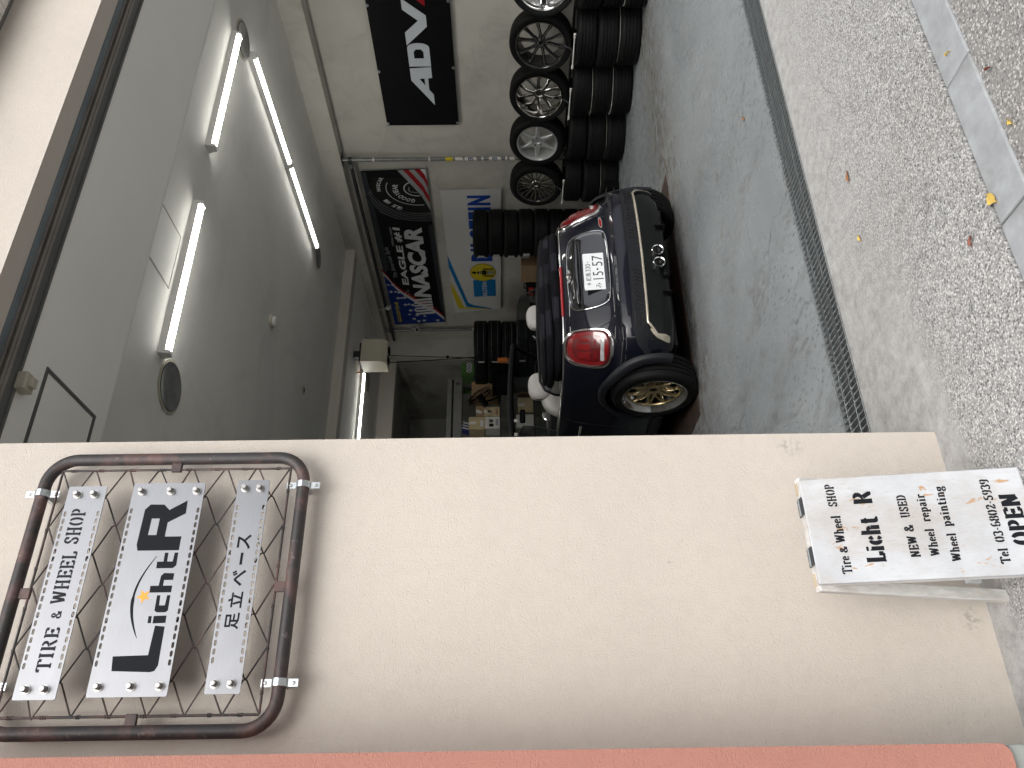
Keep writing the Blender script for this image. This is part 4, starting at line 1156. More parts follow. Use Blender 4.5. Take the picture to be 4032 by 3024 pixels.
ltr('BILSTEIN', 8.00, 7.63, 1.665, 1.735, 'p_white', .02, c=0.0045)
rope(bn, (7.438, 5.64, 2.22), (7.37, 5.02, 2.30)); rope(bn, (7.438, 5.62, 1.42), (7.37, 5.02, 1.35)); rope(bn, (7.438, 8.45, 2.2), (7.42, 8.86, 2.28))

# ============================================================ scaffold poles
pl = thing('scaffold_pole', 'upright grey scaffold pole with stickers, between the black banner and the flag banner', 'pole', (7.36, 5.0, 0.0))
MB().cyl((7.36, 5.0, 0.0), (7.36, 5.0, 3.376), 0.0243, n=18).build('tube', 'polegrey', pl, smooth=50)
MB().box(7.306, 7.43, 4.93, 5.07, 3.368, 3.3775).build('top_plate', 'darksteel', pl, bev=0.002)
MB().lathe([(0.026, 3.255), (0.036, 3.258), (0.036, 3.30), (0.026, 3.303)], (7.36, 5.0, 0), n=18).box(7.318, 7.345, 4.99, 5.045, 3.26, 3.30).build('clamp', 'darksteel', pl, bev=0.002)
for z in (2.99, 2.30, 1.645, 1.35):
    MB().lathe([(0.0246, z - .012), (0.0275, z - .009), (0.0275, z + .009), (0.0246, z + .012)], (7.36, 5.0, 0), n=16).build('cable_tie', 'paper', pl, smooth=40)
for z0, z1, m in ((2.01, 2.10, 'p_yel'), (1.87, 1.98, 'paper'), (1.70, 1.865, 'paper'), (1.40, 1.565, 'paper'), (1.23, 1.31, 'paper')):
    h = MB()
    a0 = 120
    o = [(7.36 + .0249 * math.cos(rad(a)), 5.0 + .0249 * math.sin(rad(a))) for a in range(a0, a0 + 161, 20)]
    n0 = len(o)
    dz = 0.03 if m == 'paper' else 0
    vs = [(x, y, z0 + dz * i / n0) for i, (x, y) in enumerate(o)] + [(x, y, z1) for x, y in o]
    h.add(vs, [(i, i + 1, i + 1 + n0, i + n0) for i in range(n0 - 1)])
    sk = h.build('sticker', m, pl, smooth=60)
    if m == 'paper' and z1 - z0 > .12:
        q = MB(); zc = (z0 + z1) / 2 + .01
        o2 = [(7.36 + .0252 * math.cos(rad(a)), 5.0 + .0252 * math.sin(rad(a))) for a in range(160, 261, 20)]
        q.add([(x, y, zc - .03) for x, y in o2] + [(x, y, zc + .03) for x, y in o2], [(i, i + 1, i + 1 + len(o2), i + len(o2)) for i in range(len(o2) - 1)])
        q.build('printed_patch', 'navy', sk, smooth=60)
        a = rad(205); ct = V3((7.36 + .0257 * math.cos(a), 5.0 + .0257 * math.sin(a), zc)); nvec = V3((math.cos(a), math.sin(a), 0)); uvec = V3((0, 0, 1)).cross(nvec)
        m2 = MB(); put_text(m2, '2', Fr(ct, uvec, (0, 0, 1), nvec), -.013, .013, -.02, .02, 0.0006, .02); m2.build('lettering', 'paper', sk)
pl = thing('scaffold_rail', 'level black scaffold tube running above the flag banner to the back corner', 'rail', (7.36, 7.0, 3.26))
MB().cyl((7.335, 5.02, 3.278), (7.375, 9.15, 3.262), 0.0243, n=16).build('tube', 'darksteel', pl, smooth=50)
MB().lathe([(0.026, -.03), (0.037, -.026), (0.037, .026), (0.026, .03)], (7.335, 5.062, 3.277), (0, 1, 0), 16).build('coupler', 'steel', pl, smooth=40)
MB().lathe([(0.026, -.03), (0.037, -.026), (0.037, .026), (0.026, .03)], (7.374, 8.86, 3.264), (0, 1, 0), 16).build('coupler', 'darksteel', pl, smooth=40)
pl2 = thing('scaffold_pole', 'upright grey scaffold pole in the far corner with a camera clipped to it', 'pole', (7.41, 8.90, 0.0))
MB().cyl((7.41, 8.9, 0), (7.41, 8.9, 3.376), 0.0243, n=16).build('tube', 'polegrey', pl2, smooth=50)
MB().lathe([(0.0246, 1.905), (0.028, 1.91), (0.028, 1.93), (0.0246, 1.935)], (7.41, 8.9, 0), n=16).build('cable_tie', 'paper', pl2, smooth=40)
def camera_thing(loc, d, ant, label):
    t = thing('security_camera', label, 'security camera', loc)
    o = V3(loc); d = V3(d).normalized()
    MB().lathe([(0, -.02), (.03, -.02), (.038, 0), (.038, .10), (.034, .112), (.030, .112)], o, d, 20).build('housing', 'white', t, smooth=40)
    MB().lathe([(.030, .110), (.012, .108), (.010, .116), (0, .117)], o, d, 20).build('lens', 'gloss', t, smooth=40)
    MB().tube([o + V3((0, 0, .04)), o + V3((0, 0, .04)) + V3(ant)], [.007, .003], 8).build('aerial', 'white', t, smooth=50)
    MB().cyl(o - d * .02, o + V3((.045, 0, .01)), .012, n=10).build('bracket', 'white', t, smooth=50)
    return t
camera_thing((7.31, 8.12, 3.225), (-.45, -.85, -.28), (0.02, .10, .16), 'white security camera with an aerial on the scaffold rail above the star field')
camera_thing((7.36, 8.80, 2.83), (-.64, -.77, -.05), (0.0, -.10, .18), 'dark round lens security camera on the far corner pole')

# ============================================================ tyres and wheels
R_, Wd = 0.325, 0.212
def tyre_mb(R=R_, W=Wd, ri=0.232):
    h = W / 2
    tr = []
    def g(z): return [(R - .0005, z - .0052), (R - .009, z - .0040), (R - .009, z + .0040), (R - .0005, z + .0052)]
    prof = [(ri, -h * .80), (ri + .006, -h * .88), (ri + .02, -h * .97), (ri + .04, -h), (ri + .058, -h * .985), (R - .026, -h * .945), (R - .016, -h * .90), (R - .006, -h * .80), (R - .0025, -h * .72)]
    for z in (-.050, -.017, .017, .050): prof += g(z)
    prof += [(R - .0025, h * .72), (R - .006, h * .80), (R - .016, h * .90), (R - .026, h * .945), (ri + .058, h * .985), (ri + .04, h), (ri + .02, h * .97), (ri + .006, h * .88), (ri, h * .80)]
    return MB().lathe(prof, n=72)
tyre_me = tyre_mb().build('tyre', 'tyre', local=True, smooth=32)
first_tyre = [tyre_me]
low_tyre = [None]
def place_tyre(x, y, z, label, group, sc=1.0):
    o = first_tyre.pop() if first_tyre else tyre_me.copy()
    if o is not tyre_me: COL.objects.link(o)
    o.location = (x, y, z); o.rotation_euler = (random.uniform(-.012, .012), random.uniform(-.012, .012), random.uniform(0, 6)); o.scale = (sc, sc, 1)
    return tag(o, label, 'tyre', group)
def lock(o):
    return o
STK = [(7.19, 2.42), (7.195, 3.085), (7.19, 3.755), (7.20, 4.425), (7.19, 5.125)]
under = ['under the chrome four-spoke wheel', 'under the black ten-spoke wheel', 'under the chrome deep-dish wheel', 'under the silver six-spoke wheel', 'under the bright many-spoke wheel']
lev = ['bottom black tyre of the stack ', 'middle black tyre of the stack ', 'top black tyre of the stack ']
for s, (x, y) in enumerate(STK):
    for k in range(3):
        place_tyre(x + random.uniform(-.014, .014), y + random.uniform(-.012, .012), 0.107 + k * 0.2165, lev[k] + under[s], 'black tyres stacked along the side wall', 1.0 + (0.012 if s % 2 else -0.006))
# sheets of pale card between some of them
for s, k in ((0, 1), (1, 1), (2, 1), (2, 2), (3, 1), (4, 1)):
    x, y = STK[s]
    z = 0.107 + k * 0.2165 - 0.1083
    pts = [((0.315 + random.uniform(-.018, .004)) * math.cos(rad(a)), (0.315 + random.uniform(-.018, .004)) * math.sin(rad(a))) for a in range(0, 360, 12)]
    mb = MB().prism([(a + x, b + y) for a, b in pts], Fr((0, 0, z), (1, 0, 0), (0, 1, 0), (0, 0, 1)), -0.0009, 0.0009)
    single(mb, 'card_sheet', 'paper', 'thin pale card between the ' + ('bottom and middle' if k == 1 else 'middle and top') + ' tyres, ' + under[s], 'card sheet', (x, y, z), 'card sheets between stacked tyres')

def spoke(mb, ang, st, th=0.022, top=0.62):
    """st: stations (radius, half width, front z, extra angle in degrees)"""
    base = len(mb.v); m = len(st)
    for (r, w, z, da) in st:
        a = rad(ang + da)
        c, s = math.cos(a), math.sin(a)
        for (q, zz) in ((-w, z - th), (-w, z - th * .25), (-w * top, z), (w * top, z), (w, z - th * .25), (w, z - th)):
            mb.v.append(V3((r * c - q * s, r * s + q * c, zz)))
    for i in range(m - 1):
        for k in range(6):
            l = (k + 1) % 6
            mb.f.append((base + i * 6 + k, base + i * 6 + l, base + (i + 1) * 6 + l, base + (i + 1) * 6 + k))
    mb.f.append(tuple(base + k for k in range(6))[::-1]); mb.f.append(tuple(base + (m - 1) * 6 + k for k in range(6)))
def barrel(mat, par, lip=0.0, face=0.085, rin=0.205):
    mb = MB().lathe([(.231, .095), (.236, .100), (.236, .106), (.228, .106), (.222, .098), (rin + .006, face - lip), (rin, face - lip - .012), (rin - .004, -.09), (.228, -.104), (.236, -.104), (.231, -.095)], n=72)
    return mb.build('rim', mat, par, local=True, smooth=38)
def hub(mb, r, z, d=0.03, hole=0.03):
    return mb.lathe([(r, z - d), (r, z - .006), (r - .006, z), (hole + .004, z), (hole, z - .004), (hole - .002, z - .02), (0, z - .02)], n=32)
def lugs(par, r, z, n, mat='bolt', rot=0):
    for k in range(n):
        a = rad(360 / n * k + rot)
        MB().lathe([(.0085, z - .012), (.0085, z + .003), (.006, z + .005), (0, z + .005)], (r * math.cos(a), r * math.sin(a), 0), n=10).build('lug_hole', mat, par, local=True, smooth=40)
def wheel(name, label, loc, rot, group, low=False):
    t = thing(name, label, 'wheel', loc, rot, group)
    if low and low_tyre[0] is None:
        low_tyre[0] = tyre_mb(.325, .212, .252).build('tyre', 'tyre', local=True, smooth=32); COL.objects.unlink(low_tyre[0])
    ty = (low_tyre[0] if low else tyre_me).copy(); COL.objects.link(ty); ty.parent = t; ty.location = (0, 0, 0); ty.rotation_euler = (0, 0, 0); ty.scale = (1, 1, 1)
    for k in ('label', 'category', 'group'):
        if k in ty: del ty[k]
    return t
GW = 'wheels standing on the tyre stacks'
def stand(i, x, y, z, r, yaw, tilt, label):
    # wheel axis points into the room, the wheel leans back on the wall
    d = V3((-math.cos(rad(yaw)) * math.cos(rad(tilt)), -math.sin(rad(yaw)) * math.cos(rad(tilt)), math.sin(rad(tilt))))
    q = d.to_track_quat('Z', 'Y').to_euler()
    return wheel('alloy_wheel', label, (x, y, z), q, GW, i < 3)
zt = 0.648
def zc(tilt): return zt + 0.325 * math.cos(rad(tilt)) + 0.106 * math.sin(rad(tilt)) + 0.004
w = stand(0, 7.13, 2.46, zc(6), 0, 12, 6, 'chrome four-spoke wheel standing on the stack nearest the street')
rm = barrel('chrome', w, 0.05, 0.08, .20); rm.scale = (1.085, 1.085, 1.0)
m = MB()
for k in range(4):
    spoke(m, 90 * k + 4, [(.035, .020, .060, -6), (.09, .013, .066, -5), (.15, .013, .062, -4.5), (.206, .018, .050, -4)], .03)
    spoke(m, 90 * k + 4, [(.035, .020, .060, 6), (.09, .013, .066, 5), (.15, .013, .062, 4.5), (.206, .018, .050, 4)], .03)
hub(m, .05, .068, .05, .026); m.build('spokes', 'chrome', rm, local=True, smooth=30)
m = MB().lathe([(.198, .012), (.12, .020), (.119, .016), (.198, .008)], n=48, closed=True); m.build('inner_dish', 'silver', rm, local=True, smooth=40)
lugs(rm, .172, .022, 24, 'bolt')
w = stand(1, 7.13, 3.13, zc(5), 0, 6, 5, 'black ten-spoke wheel with bright spoke edges, standing on a tyre stack')
rm = barrel('blackrim', w, 0.02, 0.085, .212); rm.scale = (1.085, 1.085, 1.0)
MB().lathe([(.238, .1065), (.2375, .1085), (.229, .1085), (.2285, .1062)], n=72, closed=True).build('bright_lip', 'machined', rm, local=True, smooth=40)
m, m2 = MB(), MB()
for k in range(10):
    da = 7 if k % 2 else -7
    spoke(m, 36 * k + 10, [(.035, .017, .058, da * .9), (.10, .012, .064, da * .6), (.16, .013, .070, da * .15), (.216, .020, .078, 0)], .034)
    spoke(m2, 36 * k + 10 + (1.2 if k % 2 else -1.2), [(.045, .0045, .0605, da * .9), (.10, .0042, .0665, da * .6), (.16, .0042, .0725, da * .15), (.214, .0050, .0803, 0)], .003)
hub(m, .048, .060, .05, .022); m.build('spokes', 'blackrim', rm, local=True, smooth=30); m2.build('spoke_edges', 'machined', rm, local=True, smooth=30)
MB().lathe([(.034, .061), (.032, .0645), (.026, .0645), (.025, .060)], n=28, closed=True).build('cap_ring', 'chrome', rm, local=True, smooth=40)
w = stand(2, 7.12, 3.78, zc(5), 0, 7, 5, 'chrome deep-dish wheel with five twisted double spokes on a tyre stack')
rm = barrel('darkchrome', w, 0.062, 0.075, .200); rm.scale = (1.085, 1.085, 1.0)
m = MB()
for k in range(5):
    for sgn in (-1, 1):
        spoke(m, 72 * k + 20, [(.036, .020, .030, 4 * sgn), (.09, .015, .034, 13 * sgn), (.14, .015, .030, 15 * sgn), (.20, .024, .010, 22 * sgn - 2)], .026)
hub(m, .056, .032, .05, .034); m.build('spokes', 'darkchrome', rm, local=True, smooth=30); lugs(rm, .075, .034, 5, 'black', 30)
w = stand(3, 7.12, 4.45, zc(5), 0, 6, 5, 'silver six-spoke star wheel standing behind the scaffold pole foot')
rm = barrel('silver', w, 0.03, 0.085, .212)
m = MB()
for k in range(6): spoke(m, 60 * k, [(.055, .036, .062, 0), (.12, .024, .070, 0), (.19, .016, .066, 0), (.214, .020, .050, 0)], .032, .55)
hub(m, .075, .060, .05, .030); m.build('spokes', 'silver', rm, local=True, smooth=28); lugs(rm, .052, .061, 5, 'darksteel', 10)
w = stand(4, 7.12, 5.16, zc(4), 0, 5, 4, 'bright many-spoke wheel with dark pockets on the stack behind the car')
rm = barrel('blackrim', w, 0.02, 0.085, .214)
MB().lathe([(.238, .1065), (.2375, .1085), (.227, .1085), (.2265, .1062)], n=72, closed=True).build('bright_lip', 'machined', rm, local=True, smooth=40)
m = MB()
for k in range(20): spoke(m, 18 * k, [(.055, .007, .060, 4 if k % 2 else -4), (.12, .008, .070, 2 if k % 2 else -2), (.218, .0115, .084, 1 if k % 2 else -1)], .026, .8)
m.build('spokes', 'machined', rm, local=True, smooth=28)
m = MB(); hub(m, .062, .060, .05, .022); m.build('hub', 'darkchrome', rm, local=True, smooth=30); lugs(rm, .046, .060, 5, 'black', 0)
# T-bars stood in front of three of the wheels
for (x, y, lb) in ((6.86, 3.06, 'white T-shaped bar holding the black ten-spoke wheel'), (6.855, 3.72, 'white T-shaped bar holding the chrome deep-dish wheel'), (6.86, 5.07, 'white T-shaped bar holding the bright many-spoke wheel')):
    t = thing('wheel_stop', lb, 'wheel stop', (x, y, 0.65), group='T-shaped bars under the standing wheels')
    MB().cyl((x, y - .19, .672), (x, y + .19, .672), .006, n=10).build('crossbar', 'white', t, smooth=50)
    for s in (-1, 1): MB().cyl((x, y + s * .165, .672), (x, y + s * .205, .672), .0115, n=12).build('sleeve', 'paper', t, smooth=40)
    MB().tube([(x, y, .672), (x + .06, y + .01, .70), (x + .20, y + .06, .80)], .008, 8).build('stem', 'darksteel', t, smooth=50)
t = thing('crate', 'low black plastic crate at the foot of the last wall stack', 'crate', (6.86, 5.35, 0))
MB().box(6.82, 7.06, 4.94, 5.52, 0.0, 0.19).build('body', 'blackmat', t, bev=0.008)
for z in (.06, .15): MB().box(6.815, 6.8195, 4.96, 5.30 + z, z, z + .008).build('rib', 'greybox', t)
# stacks of new tyres at the back, each with a paper label on the tread
def back_stack(x, y, n, step, sc, where, yl, lines=False, vis=4):
    for k in range(n):
        z = step / 2 + k * step
        top = n - 1 - k
        nm = ['topmost', 'second from the top', 'third from the top', 'fourth from the top'][top] if top < vis else None
        lb = ('labelled new tyre, ' + nm + ' in the stack ' + where) if nm else 'black tyre low in a stack, hidden behind the car'
        t = thing('labelled_tyre', lb, 'tyre', (x + random.uniform(-.012, .012), y + random.uniform(-.012, .012), z), group=('stacked new tyres at the back' if nm else 'tyres hidden behind the car'))
        ty = tyre_me.copy(); COL.objects.link(ty); ty.parent = t; ty.location = (0, 0, 0); ty.rotation_euler = (0, 0, 0); ty.scale = (sc, sc, step / Wd)
        for q in ('label', 'category', 'group'):
            if q in ty: del ty[q]
        if nm:
            r = R_ * sc + .0012
            a0 = yl + random.uniform(-4, 4)
            vs = []
            for i in range(5):
                a = rad(a0 + i * 4.6)
                for zz in (-.045, .04): vs.append((r * math.cos(a), r * math.sin(a), zz * step / .2))
            MB().add(vs, [(2 * i, 2 * i + 2, 2 * i + 3, 2 * i + 1) for i in range(4)]).build('paper_label', 'label', t, local=True)
            if lines:
                for zz in (-.045, .045):
                    MB().lathe([(r - .001, zz - .004), (r, zz - .004), (r, zz + .004), (r - .001, zz + .004)], n=60).build('tread_line', 'p_mgrey', t, local=True)
back_stack(7.08, 6.09, 9, 0.2, .975, 'before the white banner', 150)
back_stack(6.62, 8.05, 9, 0.207, .985, 'with pale tread lines', 152, True)
back_stack(6.60, 8.72, 9, 0.209, .96, 'furthest back by the cardboard boxes', 152)

# ============================================================ hoist, clutter at the back
hx0, hx1, hy0, hy1, hz0, hz1 = 5.74, 6.10, 7.12, 7.42, 3.02, 3.375
t = thing('chain_hoist', 'cream sheet metal hoist box hanging from the rear ceiling with black chains', 'hoist', (5.92, 7.27, 3.02))
prf = [(hx0 - .0, hz1), (hx0, hz0 + .085), (hx0 + .03, hz0), (hx1 - .03, hz0), (hx1, hz0 + .085), (hx1, hz1)]
prf = [(0.0, hz1), (0.0, hz0 + .085), (0.055, hz0), (0.30, hz0), (0.30, hz1)]
MB().prism([(a + hy0, b) for a, b in prf], Fr((hx0, 0, 0), (0, 1, 0), (0, 0, 1), (1, 0, 0)), 0.0, hx1 - hx0).build('cover', 'cream', t, bev=0.004)
MB().box(hx0 + .03, hx1 - .03, hy0 + .05, hy1 - .05, hz1 + .001, hz1 + .035).box(hx0 + .13, hx1 - .13, hy0 + .10, hy1 - .10, hz1 + .036, 3.498).build('hanger', 'darksteel', t, bev=0.003)
MB().box(hx0 + .05, hx0 + .13, hy0 + .09, hy0 + .19, hz0 - .02, hz0 - .001).box(hx1 - .15, hx1 - .07, hy0 + .09, hy0 + .19, hz0 - .02, hz0 - .001).build('chain_guide', 'blackmat', t)
for q in ((hx1 - .03, hz1 - .03), (hx0 + .03, hz1 - .06)): MB().lathe([(.007, 0), (.005, .003), (0, .0035)], (q[0], hy0 - .0005, q[1]), (0, -1, 0), 10).build('screw', 'bolt', t)
def chain(pts, r=.0062):
    MB().tube(pts, r, 6).build('chain', 'blackmat', t, smooth=60)
chain([(5.905, 7.25, 3.02), (5.85, 7.22, 2.19), (5.81, 7.2, 1.70), (5.80, 7.2, 1.25)])
chain([(5.79, 7.25, 3.02), (5.81, 7.22, 2.30), (5.83, 7.2, 1.83), (6.02, 7.0, 1.32)])
MB().lathe([(0, -.022), (.016, -.016), (.022, 0), (.016, .016), (0, .022)], (5.855, 7.22, 2.19), n=16).build('stop_ball', 'blackmat', t, smooth=60)
MB().box(5.74, 5.80, 7.16, 7.22, 1.36, 1.50).box(5.755, 5.785, 7.17, 7.21, 1.30, 1.36).box(5.76, 5.78, 7.15, 7.165, 1.40, 1.47).build('pendant', 'orangeplastic', t, bev=0.008)
cb = MB()
for k in range(4):
    q = .012 * k
    cb.tube([(6.14 + q, 7.50, 3.43), (6.06, 7.53 + q, 3.455), (5.95, 7.55 + q, 3.46), (5.86 - q, 7.58, 3.455), (5.84, 7.60, 3.49)], .007, 6)
single(cb, 'orange_cable', 'orangeplastic', 'coil of orange cable beside the cream hoist box', 'cable', (6.0, 7.54, 3.43), smooth=60)

gs = thing('green_poster', 'green poster with white ovals lettered DNA behind the stacked tyres', 'poster', (6.76, 9.26, 1.7))
FG = Fr((0, 9.28, 0), (1, 0, 0), (0, 0, 1), (0, -1, 0))
pn = MB().prism([(6.40, 2.125), (6.40, 1.55), (6.99, 1.55), (6.99, 2.135)], FG, -0.003, 0.0).build('sheet', 'green', gs)
for ch, x in (('D', 6.835), ('N', 6.895), ('A', 6.955)):
    q = MB().prism([(x + .036 * math.cos(rad(a)), 2.00 + .05 * math.sin(rad(a))) for a in range(0, 360, 15)], FG, .001, .002).build('white_oval', 'p_white', pn)
    m = MB(); put_text(m, ch, FG, x - .018, x + .018, 1.975, 2.025, .003, .0); m.build('lettering', 'p_black', pn)
m = MB(); put_text(m, 'h3', FG, 6.46, 6.58, 1.93, 2.02, .003, .04); put_text(m, 'sp', FG, 6.62, 6.76, 1.84, 1.93, .003, .04); m.build('lettering', 'navy', pn)

def shelf_unit():
    t = thing('shelf', 'black steel shelving rack at the back loaded with boxes', 'shelf', (5.9, 9.0, 0))
    for x in (5.25, 6.34):
        for y in (8.72, 9.12): MB().box(x - .015, x + .015, y - .015, y + .015, 0, 1.56).build('post', 'darksteel', t)
    for z in (.35, .95, 1.47): MB().box(5.24, 6.35, 8.71, 9.13, z, z + .02).build('shelf_board', 'darksteel', t)
    return t
shelf_unit()
def carton(x0, x1, y0, y1, z0, z1, mat, label, flaps=False, prints=()):
    t = thing('cardboard_box', label, 'box', ((x0 + x1) / 2, (y0 + y1) / 2, z0), group='boxes on the back shelves')
    if flaps:
        th = .004
        m = MB().box(x0, x1, y0, y0 + th, z0, z1).box(x0, x1, y1 - th, y1, z0, z1).box(x0, x0 + th, y0 + th, y1 - th, z0, z1).box(x1 - th, x1, y0 + th, y1 - th, z0, z1).box(x0 + th, x1 - th, y0 + th, y1 - th, z0, z0 + th)
        b = m.build('body', mat, t)
        MB().bar((x0 + .01, (y0 + y1) / 2, z1), (x0 - .07, (y0 + y1) / 2, z1 + .05), y1 - y0 - .02, .004).build('flap', mat, t)
        MB().bar((x1 - .01, (y0 + y1) / 2, z1), (x1 + .05, (y0 + y1) / 2, z1 - .06), y1 - y0 - .02, .004).build('flap', mat, t)
    else:
        b = MB().box(x0, x1, y0, y1, z0, z1).build('body', mat, t, bev=.003)
        MB().box(x0 + .001, x1 - .001, (y0 + y1) / 2 - .022, (y0 + y1) / 2 + .022, z1, z1 + .0008).build('tape', 'paper', t)
        MB().box((x0 + x1) / 2 - .025, (x0 + x1) / 2 + .025, y0 - .0012, y0 - .0004, z0 + (z1 - z0) * .55, z1 - .002).build('tape', 'paper', t)
    fr = Fr(((x0 + x1) / 2, y0, (z0 + z1) / 2), (1, 0, 0), (0, 0, 1), (0, -1, 0))
    for pts, mt in prints: MB().prism(pts, fr, .0002, .0012).build('printed_mark', mt, b)
    return t
sw_, sh_ = .2, .2
carton(5.50, 5.70, 8.74, 9.0, 1.492, 1.72, 'paper', 'white printed box on the shelf against the beige wall edge', prints=(([(-.07, -.02), (-.02, -.02), (-.02, .05), (-.07, .05)], 'p_black'), ([(0, -.01), (.05, -.01), (.05, .05), (0, .05)], 'p_mgrey'), ([(-.05, -.09), (.06, -.09), (.06, -.05), (-.05, -.05)], 'p_grey')))
carton(5.49, 5.70, 8.74, 9.02, 1.722, 1.965, 'card_lt', 'plain pale brown box resting on the white printed box', prints=(([(-.06, -.10), (.04, -.10), (.04, -.05), (-.06, -.05)], 'p_white'),))
carton(5.71, 5.87, 8.74, 8.98, 1.492, 1.735, 'card_lt', 'pale brown box with a printed diamond, behind the black fan', prints=(([(-.03, 0.04), (0, .0), (.03, .04), (0, .08)], 'p_mgrey'), ([(-.06, -.09), (.05, -.09), (.05, -.06), (-.06, -.06)], 'card')))
carton(5.715, 5.90, 8.76, 9.0, 1.737, 1.86, 'card', 'small dark brown box lying on the diamond box', prints=(([(-.04, -.03), (.0, -.03), (.0, .03), (-.04, .03)], 'p_white'),))
carton(6.08, 6.33, 8.76, 9.06, 1.492, 1.93, 'card', 'open brown carton with raised flaps below the green poster', True)
carton(5.52, 5.74, 8.76, 9.0, .972, 1.24, 'paper', 'white carton on the middle shelf behind the windscreen')
carton(5.80, 6.06, 8.80, 9.02, .972, 1.21, 'card_lt', 'pale carton on the middle shelf beside the white carton')
carton(6.14, 6.32, 8.80, 9.02, .972, 1.20, 'card', 'brown carton on the middle shelf by the rack post')
mg = thing('magazine_pile', 'leaning pile of magazines on top of the plain pale brown box', 'magazines', (5.58, 8.86, 1.967))
for k in range(6):
    x = 5.49 + .022 * k
    MB().bar((x, 8.86, 1.968), (x + .03, 8.86, 2.075 - .004 * k), .17, .010).build('magazine', 'paper' if k % 2 else 'navy', mg)
fn = thing('floor_fan', 'black cage fan tipped over among the boxes', 'fan', (6.0, 8.66, 1.49))
fc, fd = V3((6.0, 8.62, 1.80)), V3((.72, -.40, .56)).normalized()
a_ = fd.cross(V3((0, 0, 1))).normalized(); b_ = a_.cross(fd)
for kk, (rr, dd) in enumerate(((.20, 0), (.195, .04), (.13, .065), (.06, .075), (.195, -.04), (.12, -.07))):
    MB().tube([fc + fd * dd + (a_ * math.cos(2 * PI * i / 28) + b_ * math.sin(2 * PI * i / 28)) * rr for i in range(28)], .0035, 5, closed=True).build('cage_ring', 'blackmat', fn)
for i in range(24):
    e = a_ * math.cos(2 * PI * i / 24) + b_ * math.sin(2 * PI * i / 24)
    MB().tube([fc + fd * .075 + e * .03, fc + fd * .065 + e * .13, fc + fd * .03 + e * .195, fc - fd * .03 + e * .195, fc - fd * .07 + e * .12, fc - fd * .08 + e * .04], .0018, 4).build('cage_wire', 'blackmat', fn)
for i in range(4):
    an = PI / 2 * i
    e, g_ = a_ * math.cos(an) + b_ * math.sin(an), a_ * -math.sin(an) + b_ * math.cos(an)
    MB().add([fc + e * .03 - g_ * .02, fc + e * .17 - g_ * .06 + fd * .02, fc + e * .18 + g_ * .05 - fd * .02, fc + e * .03 + g_ * .02 - fd * .01,
              fc + e * .03 - g_ * .02 - fd * .003, fc + e * .17 - g_ * .06 + fd * .017, fc + e * .18 + g_ * .05 - fd * .023, fc + e * .03 + g_ * .02 - fd * .013], [(0, 1, 2, 3), (7, 6, 5, 4), (0, 4, 5, 1), (1, 5, 6, 2), (2, 6, 7, 3), (3, 7, 4, 0)]).build('blade', 'blackmat', fn)
MB().cyl(fc + fd * .02, fc - fd * .19, .055, .045, 18).build('motor', 'blackmat', fn, smooth=40)
MB().tube([fc - fd * .12, fc - fd * .12 + V3((.05, .02, -.12)), (6.05, 8.75, 1.515)], .014, 8).build('stalk', 'blackmat', fn, smooth=50)
MB().lathe([(0, 0), (.14, 0), (.14, .012), (.03, .03), (0, .03)], (6.05, 8.77, 1.491), n=24).build('base', 'blackmat', fn, smooth=40)
bb = thing('black_bin', 'open black plastic bin beside the shelves', 'bin', (6.40, 8.35, 1.0))
MB().box(6.02, 6.26, 8.40, 8.66, 1.28, 1.58).build('body', 'blackmat', bb, bev=.01)
MB().box(6.00, 6.28, 8.38, 8.68, 1.581, 1.60).build('rim', 'blackmat', bb, bev=.004)
MB().box(6.06, 6.22, 8.44, 8.62, 0.0, 1.279).build('pedestal', 'darksteel', bb)
# odds and ends seen over the folded roof
t = thing('rim_stack', 'bare dark alloy rims piled up below the white banner', 'rims', (7.15, 7.55, .9))
for k in range(5):
    MB().lathe([(.20, -.09), (.225, -.10), (.20, -.07), (.185, 0), (.20, .07), (.225, .10), (.20, .09), (.18, .0)], (7.15, 7.6, .1 + .205 * k), n=36, closed=True).build('rim', 'darkchrome', t, smooth=40)
    mm = MB()
    for q in range(5): mm.bar((7.15, 7.6, .15 + .205 * k), (7.15 + .19 * math.cos(rad(72 * q + 20 * k)), 7.6 + .19 * math.sin(rad(72 * q + 20 * k)), .16 + .205 * k), .03, .02)
    mm.build('spokes', 'darkchrome', t)
t = thing('workbench', 'cluttered workbench with red tool drawers beyond the car', 'workbench', (7.1, 7.1, 0))
MB().box(6.86, 7.42, 6.52, 7.28, .86, .90).build('top', 'darksteel', t, bev=.004)
MB().box(6.88, 7.40, 6.54, 7.26, 0, .859).build('cabinet', 'blackmat', t)
for z in (.12, .34, .56): MB().box(6.868, 6.8795, 6.58, 7.22, z, z + .18).build('drawer', 'redplastic', t, bev=.004)
carton(6.95, 7.25, 6.62, 7.0, .902, 1.16, 'card', 'brown carton on the workbench under the white banner')
t = thing('tool_case', 'black and red tool case on the workbench', 'tool case', (7.1, 7.15, .90))
MB().box(6.90, 7.2, 7.03, 7.27, .902, 1.08).build('body', 'blackmat', t, bev=.012)
MB().box(6.893, 6.8995, 7.06, 7.12, .98, 1.05).box(6.893, 6.8995, 7.18, 7.24, .98, 1.05).build('latch', 'redplastic', t)
MB().tube([(7.0, 7.09, 1.08), (7.0, 7.09, 1.11), (7.0, 7.21, 1.11), (7.0, 7.21, 1.08)], .009, 8).build('handle', 'blackmat', t)
